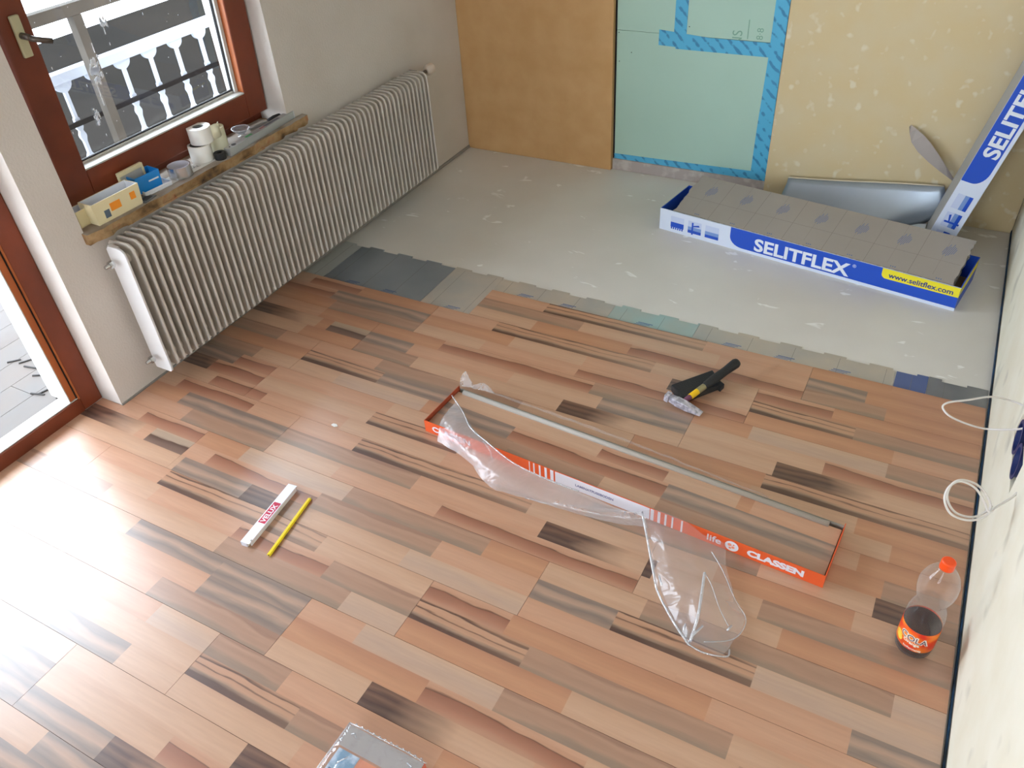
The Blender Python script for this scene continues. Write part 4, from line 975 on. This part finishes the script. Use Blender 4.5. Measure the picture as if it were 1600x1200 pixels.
# hammer
hp0 = hit(1066, 629, .022); hp1 = hit(1152, 566, .052)
hm = empty('hammer', (hp0.x, hp0.y, .0003), label='small hammer with scuffed head, yellow band and black grip, resting on the rubber wedge', cat='hammer')
ax_ = (hp1-hp0).normalized()
def P_(f): return hp0+(hp1-hp0)*f
def hchild(mb, name, m, **k):
    o = mb.build(name, m, hm, **k); o.matrix_parent_inverse = hm.matrix_basis.inverted(); return o
hchild(MB().tube([P_(.0), P_(.26)], .009, 10), 'shaft', mat('shaft_purple', (110, 60, 84), .5), smooth=True)
hchild(MB().cyl(P_(.14), P_(.27), .0105, n=14), 'yellow_band', mat('band_yellow', (244, 196, 20), .4), auto=40)
hchild(MB().cyl(P_(.27), P_(.40), .0108, n=14), 'metal_collar', mat('collar_olive', (150, 140, 104), .4, .3), auto=40)
hchild(MB().tube([P_(.39), P_(.42), P_(.6), P_(.78), P_(.9), P_(.97), P_(1.0), P_(1.008)], .014, 14, radii=[.011, .0135, .0155, .0145, .0165, .0175, .0145, .008]), 'grip', blk, smooth=True)
h0, h1 = hit(1040, 618, .030), hit(1096, 647, .012)
side = (h1-h0).normalized()
steel = mat('scuffed_steel', (172, 170, 186), .32, .55, noise=(70, (225, 222, 235), .4, .6), bump=.5, bscale=160)
hb = MB()
c_ = h0+(h1-h0)*.42
def box_between(a, b_, w0, h0_, w1, h1_):
    dd = (b_-a).normalized(); s_ = Vector((0, 0, 1)).cross(dd).normalized(); u_ = dd.cross(s_)
    vs = []
    for p, w__, h__ in ((a, w0, h0_), (b_, w1, h1_)):
        for sx, sy in ((-1, -1), (1, -1), (1, 1), (-1, 1)): vs.append(p+s_*sx*w__/2+u_*sy*h__/2)
    hb.add(vs, [(0, 1, 2, 3), (7, 6, 5, 4), (0, 4, 5, 1), (1, 5, 6, 2), (2, 6, 7, 3), (3, 7, 4, 0)])
box_between(h0, h0+(h1-h0)*.12, .026, .026, .027, .027)
box_between(h0+(h1-h0)*.12, h0+(h1-h0)*.30, .020, .021, .024, .024)
box_between(h0+(h1-h0)*.30, h0+(h1-h0)*.62, .026, .026, .025, .025)
box_between(h0+(h1-h0)*.62, h1, .025, .024, .026, .004)
hchild(hb, 'head', steel, bevel=.0015)

# ------------------------------------------------------------------ cola bottle
bt = hit(1423, 1000, 0); bx, by = 2.588, -2.262
bo = empty('bottle', (bx, by, .0003), label='half full plastic cola bottle with orange cap and orange label', cat='bottle')
pet = film_mat('clear_pet', base=.02, edge=.42, diff=(225, 225, 225), rough=.06, bump=0)
bprof = [(0, .006), (.020, .0), (.034, .001), (.0405, .009), (.042, .022), (.042, .125), (.0412, .140), (.0385, .153), (.034, .164), (.0315, .173), (.031, .179), (.0325, .187), (.037, .200), (.0410, .215), (.0425, .232), (.0415, .250), (.037, .267), (.029, .282), (.020, .294), (.0145, .302), (.0130, .315)]
MB().lathe(bprof, 40).build('bottle_body', pet, bo, smooth=True)
MB().lathe([(0, .0075), (.020, .003), (.034, .004), (.040, .010), (.0412, .022), (.0412, .100), (0, .1005)], 36).build('cola', mat('cola_liquid', (40, 14, 9), .3, spec=.2), bo, auto=50)
lab, nt, b = nt_of('bottle_label')
tc = node(nt, 'ShaderNodeTexCoord'); n1 = node(nt, 'ShaderNodeTexNoise'); n1.inputs['Scale'].default_value = 26; n1.inputs['Detail'].default_value = 1
nt.links.new(tc.outputs['Object'], n1.inputs['Vector'])
rp = ramp_node(nt, [(.38, (226, 50, 28)), (.5, (240, 96, 24)), (.64, (248, 140, 32))]); nt.links.new(n1.outputs['Fac'], rp.inputs[0])
nt.links.new(rp.outputs[0], b.inputs['Base Color']); b.inputs['Roughness'].default_value = .35
MB().lathe([(.0424, .034), (.0427, .0345), (.0427, .1035), (.0424, .104)], 40).build('label', lab, bo, smooth=True)
def wrap_text(txt, nm, m, size, ang0, z0, r, bold=0, slant=0, sx=1):
    o = text_mesh(txt, nm, m, bo, size, Matrix(), bold=bold, sx=sx)
    for v_ in o.data.vertices:
        x, y, z = v_.co; a = ang0+x/r; v_.co = (math.cos(a)*(r+.0002+z), math.sin(a)*(r+.0002+z), z0+y+slant*x)
    return o
AF = math.atan2(CAMP.y-by, CAMP.x-bx)
lw_ = mat('label_cream', (250, 240, 224), .4); lp_ = mat('label_purple', (70, 30, 70), .4); ly_ = mat('label_yellow', (250, 206, 70), .4)
wrap_text('COLA', 'label_lettering', lw_, .026, AF-.78, 0.0705, 0.0429, bold=.0022, slant=-.08, sx=.9)
wrap_text('COLA', 'label_lettering', lp_, .026, AF-.78, 0.0705, 0.0436, bold=-.0002, slant=-.08, sx=.9)
wrap_text('Orange', 'label_lettering', lw_, .0125, AF-.55, 0.0580, 0.0429, bold=.0004, slant=-.08)
wrap_text('koffeinhaltig', 'label_lettering', lw_, .0085, AF-.45, 0.0400, 0.0429, bold=.0001, slant=-.05)
fr = MB()
for da, z_, rr in ((-.95, .055, .012), (-.82, .049, .009)):
    pts = [(rr*math.cos(k*PI/7), rr*math.sin(k*PI/7)) for k in range(14)]; z_ += .003
    vs = [((.0429)*math.cos(AF+da+x/.0429), (.0429)*math.sin(AF+da+x/.0429), z_+y) for x, y in pts]+[(.0431*math.cos(AF+da), .0431*math.sin(AF+da), z_)]
    fr.add(vs, [(k, (k+1) % 14, 14) for k in range(14)])
fr.build('fruit_print', ly_, bo)
orcap = mat('cap_orange', (242, 80, 20), .35)
MB().lathe([(0, .3225), (.0125, .3225), (.0150, .320), (.0153, .306), (.0153, .300), (.0138, .300), (.0138, .3155), (0, .316)], 28).build('cap', orcap, bo, auto=40)

# ------------------------------------------------------------------ cables from the right wall
def hx_(u, v, x):
    d = (u-800)/FPX*r2 - (v-600)/FPX*u2 + fw
    t = (x-CAMP.x)/d.x; return CAMP+d*t
def hd_(u, v, D):
    return CAMP+((u-800)/FPX*r2-(v-600)/FPX*u2+fw)*D
cw = mat('cable_sheath', (220, 214, 208), .45)
def dep(u, v): return (hx_(u, v, 2.694)-CAMP).dot(fw)
D1 = dep(1590, 630)
k1 = [hd_(u, v, dd) for u, v, dd in ((1604, 636, dep(1604, 636)), (1582, 627, D1-.005), (1550, 620, D1-.02), (1512, 625, D1-.03), (1482, 629, D1-.03), (1473, 637, D1-.03), (1487, 652, D1-.04), (1522, 666, D1-.04), (1550, 671, D1-.05), (1587, 671, dep(1595, 671)-.01), (1604, 668, dep(1604, 668)))]
D2 = dep(1592, 768)
k2 = [hd_(u, v, dd) for u, v, dd in ((1594, 766, D2+.002), (1580, 778, D2-.01), (1556, 793, D2-.03), (1545, 800, D2-.04), (1537, 782, D2-.04), (1523, 762, D2-.05), (1500, 752, D2-.05), (1482, 762, D2-.05), (1476, 782, D2-.05), (1487, 804, D2-.04), (1515, 813, D2-.04), (1542, 805, D2-.03), (1547, 785, D2-.03), (1530, 760, D2-.035), (1505, 750, D2-.04), (1487, 757, D2-.04), (1480, 778, D2-.04), (1492, 800, D2-.03), (1518, 808, D2-.03), (1540, 800, D2-.02), (1550, 790, D2-.02))]
o = MB().tube(spline(k1, 8), .0027, 8).build('cable', cw, smooth=True); tag(o, 'white cable loop poking out of the right wall above the other coil', 'cable')
#k2 = [hx_(1592, 768, 2.69), hx_(1580, 778, 2.675), hx_(1556, 793, 2.645), hx_(1545, 800, 2.63), hx_(1537, 782, 2.62), hx_(1523, 762, 2.61), hx_(1500, 752, 2.59), hx_(1482, 762, 2.58), hx_(1476, 782, 2.58), hx_(1487, 804, 2.59), hx_(1515, 813, 2.60), hx_(1542, 805, 2.62), hx_(1547, 785, 2.63), hx_(1530, 760, 2.62), hx_(1505, 750, 2.60), hx_(1487, 757, 2.59), hx_(1480, 778, 2.585), hx_(1492, 800, 2.595), hx_(1518, 808, 2.61), hx_(1540, 800, 2.63), hx_(1548, 792, 2.635)]
o = MB().tube(spline(k2, 8), .0026, 8).build('cable', cw, smooth=True); tag(o, 'white cable coiled in a double ring hanging from the right wall', 'cable')

for o in bpy.data.objects:
    if o.parent and o.name.split('.')[0] in ('blue_print', 'fold_line', 'splash_marks', 'screw_head', 'film_seam', 'globe_emblem', 'fruit_print', 'green_print'): o['kind'] = 'stuff'
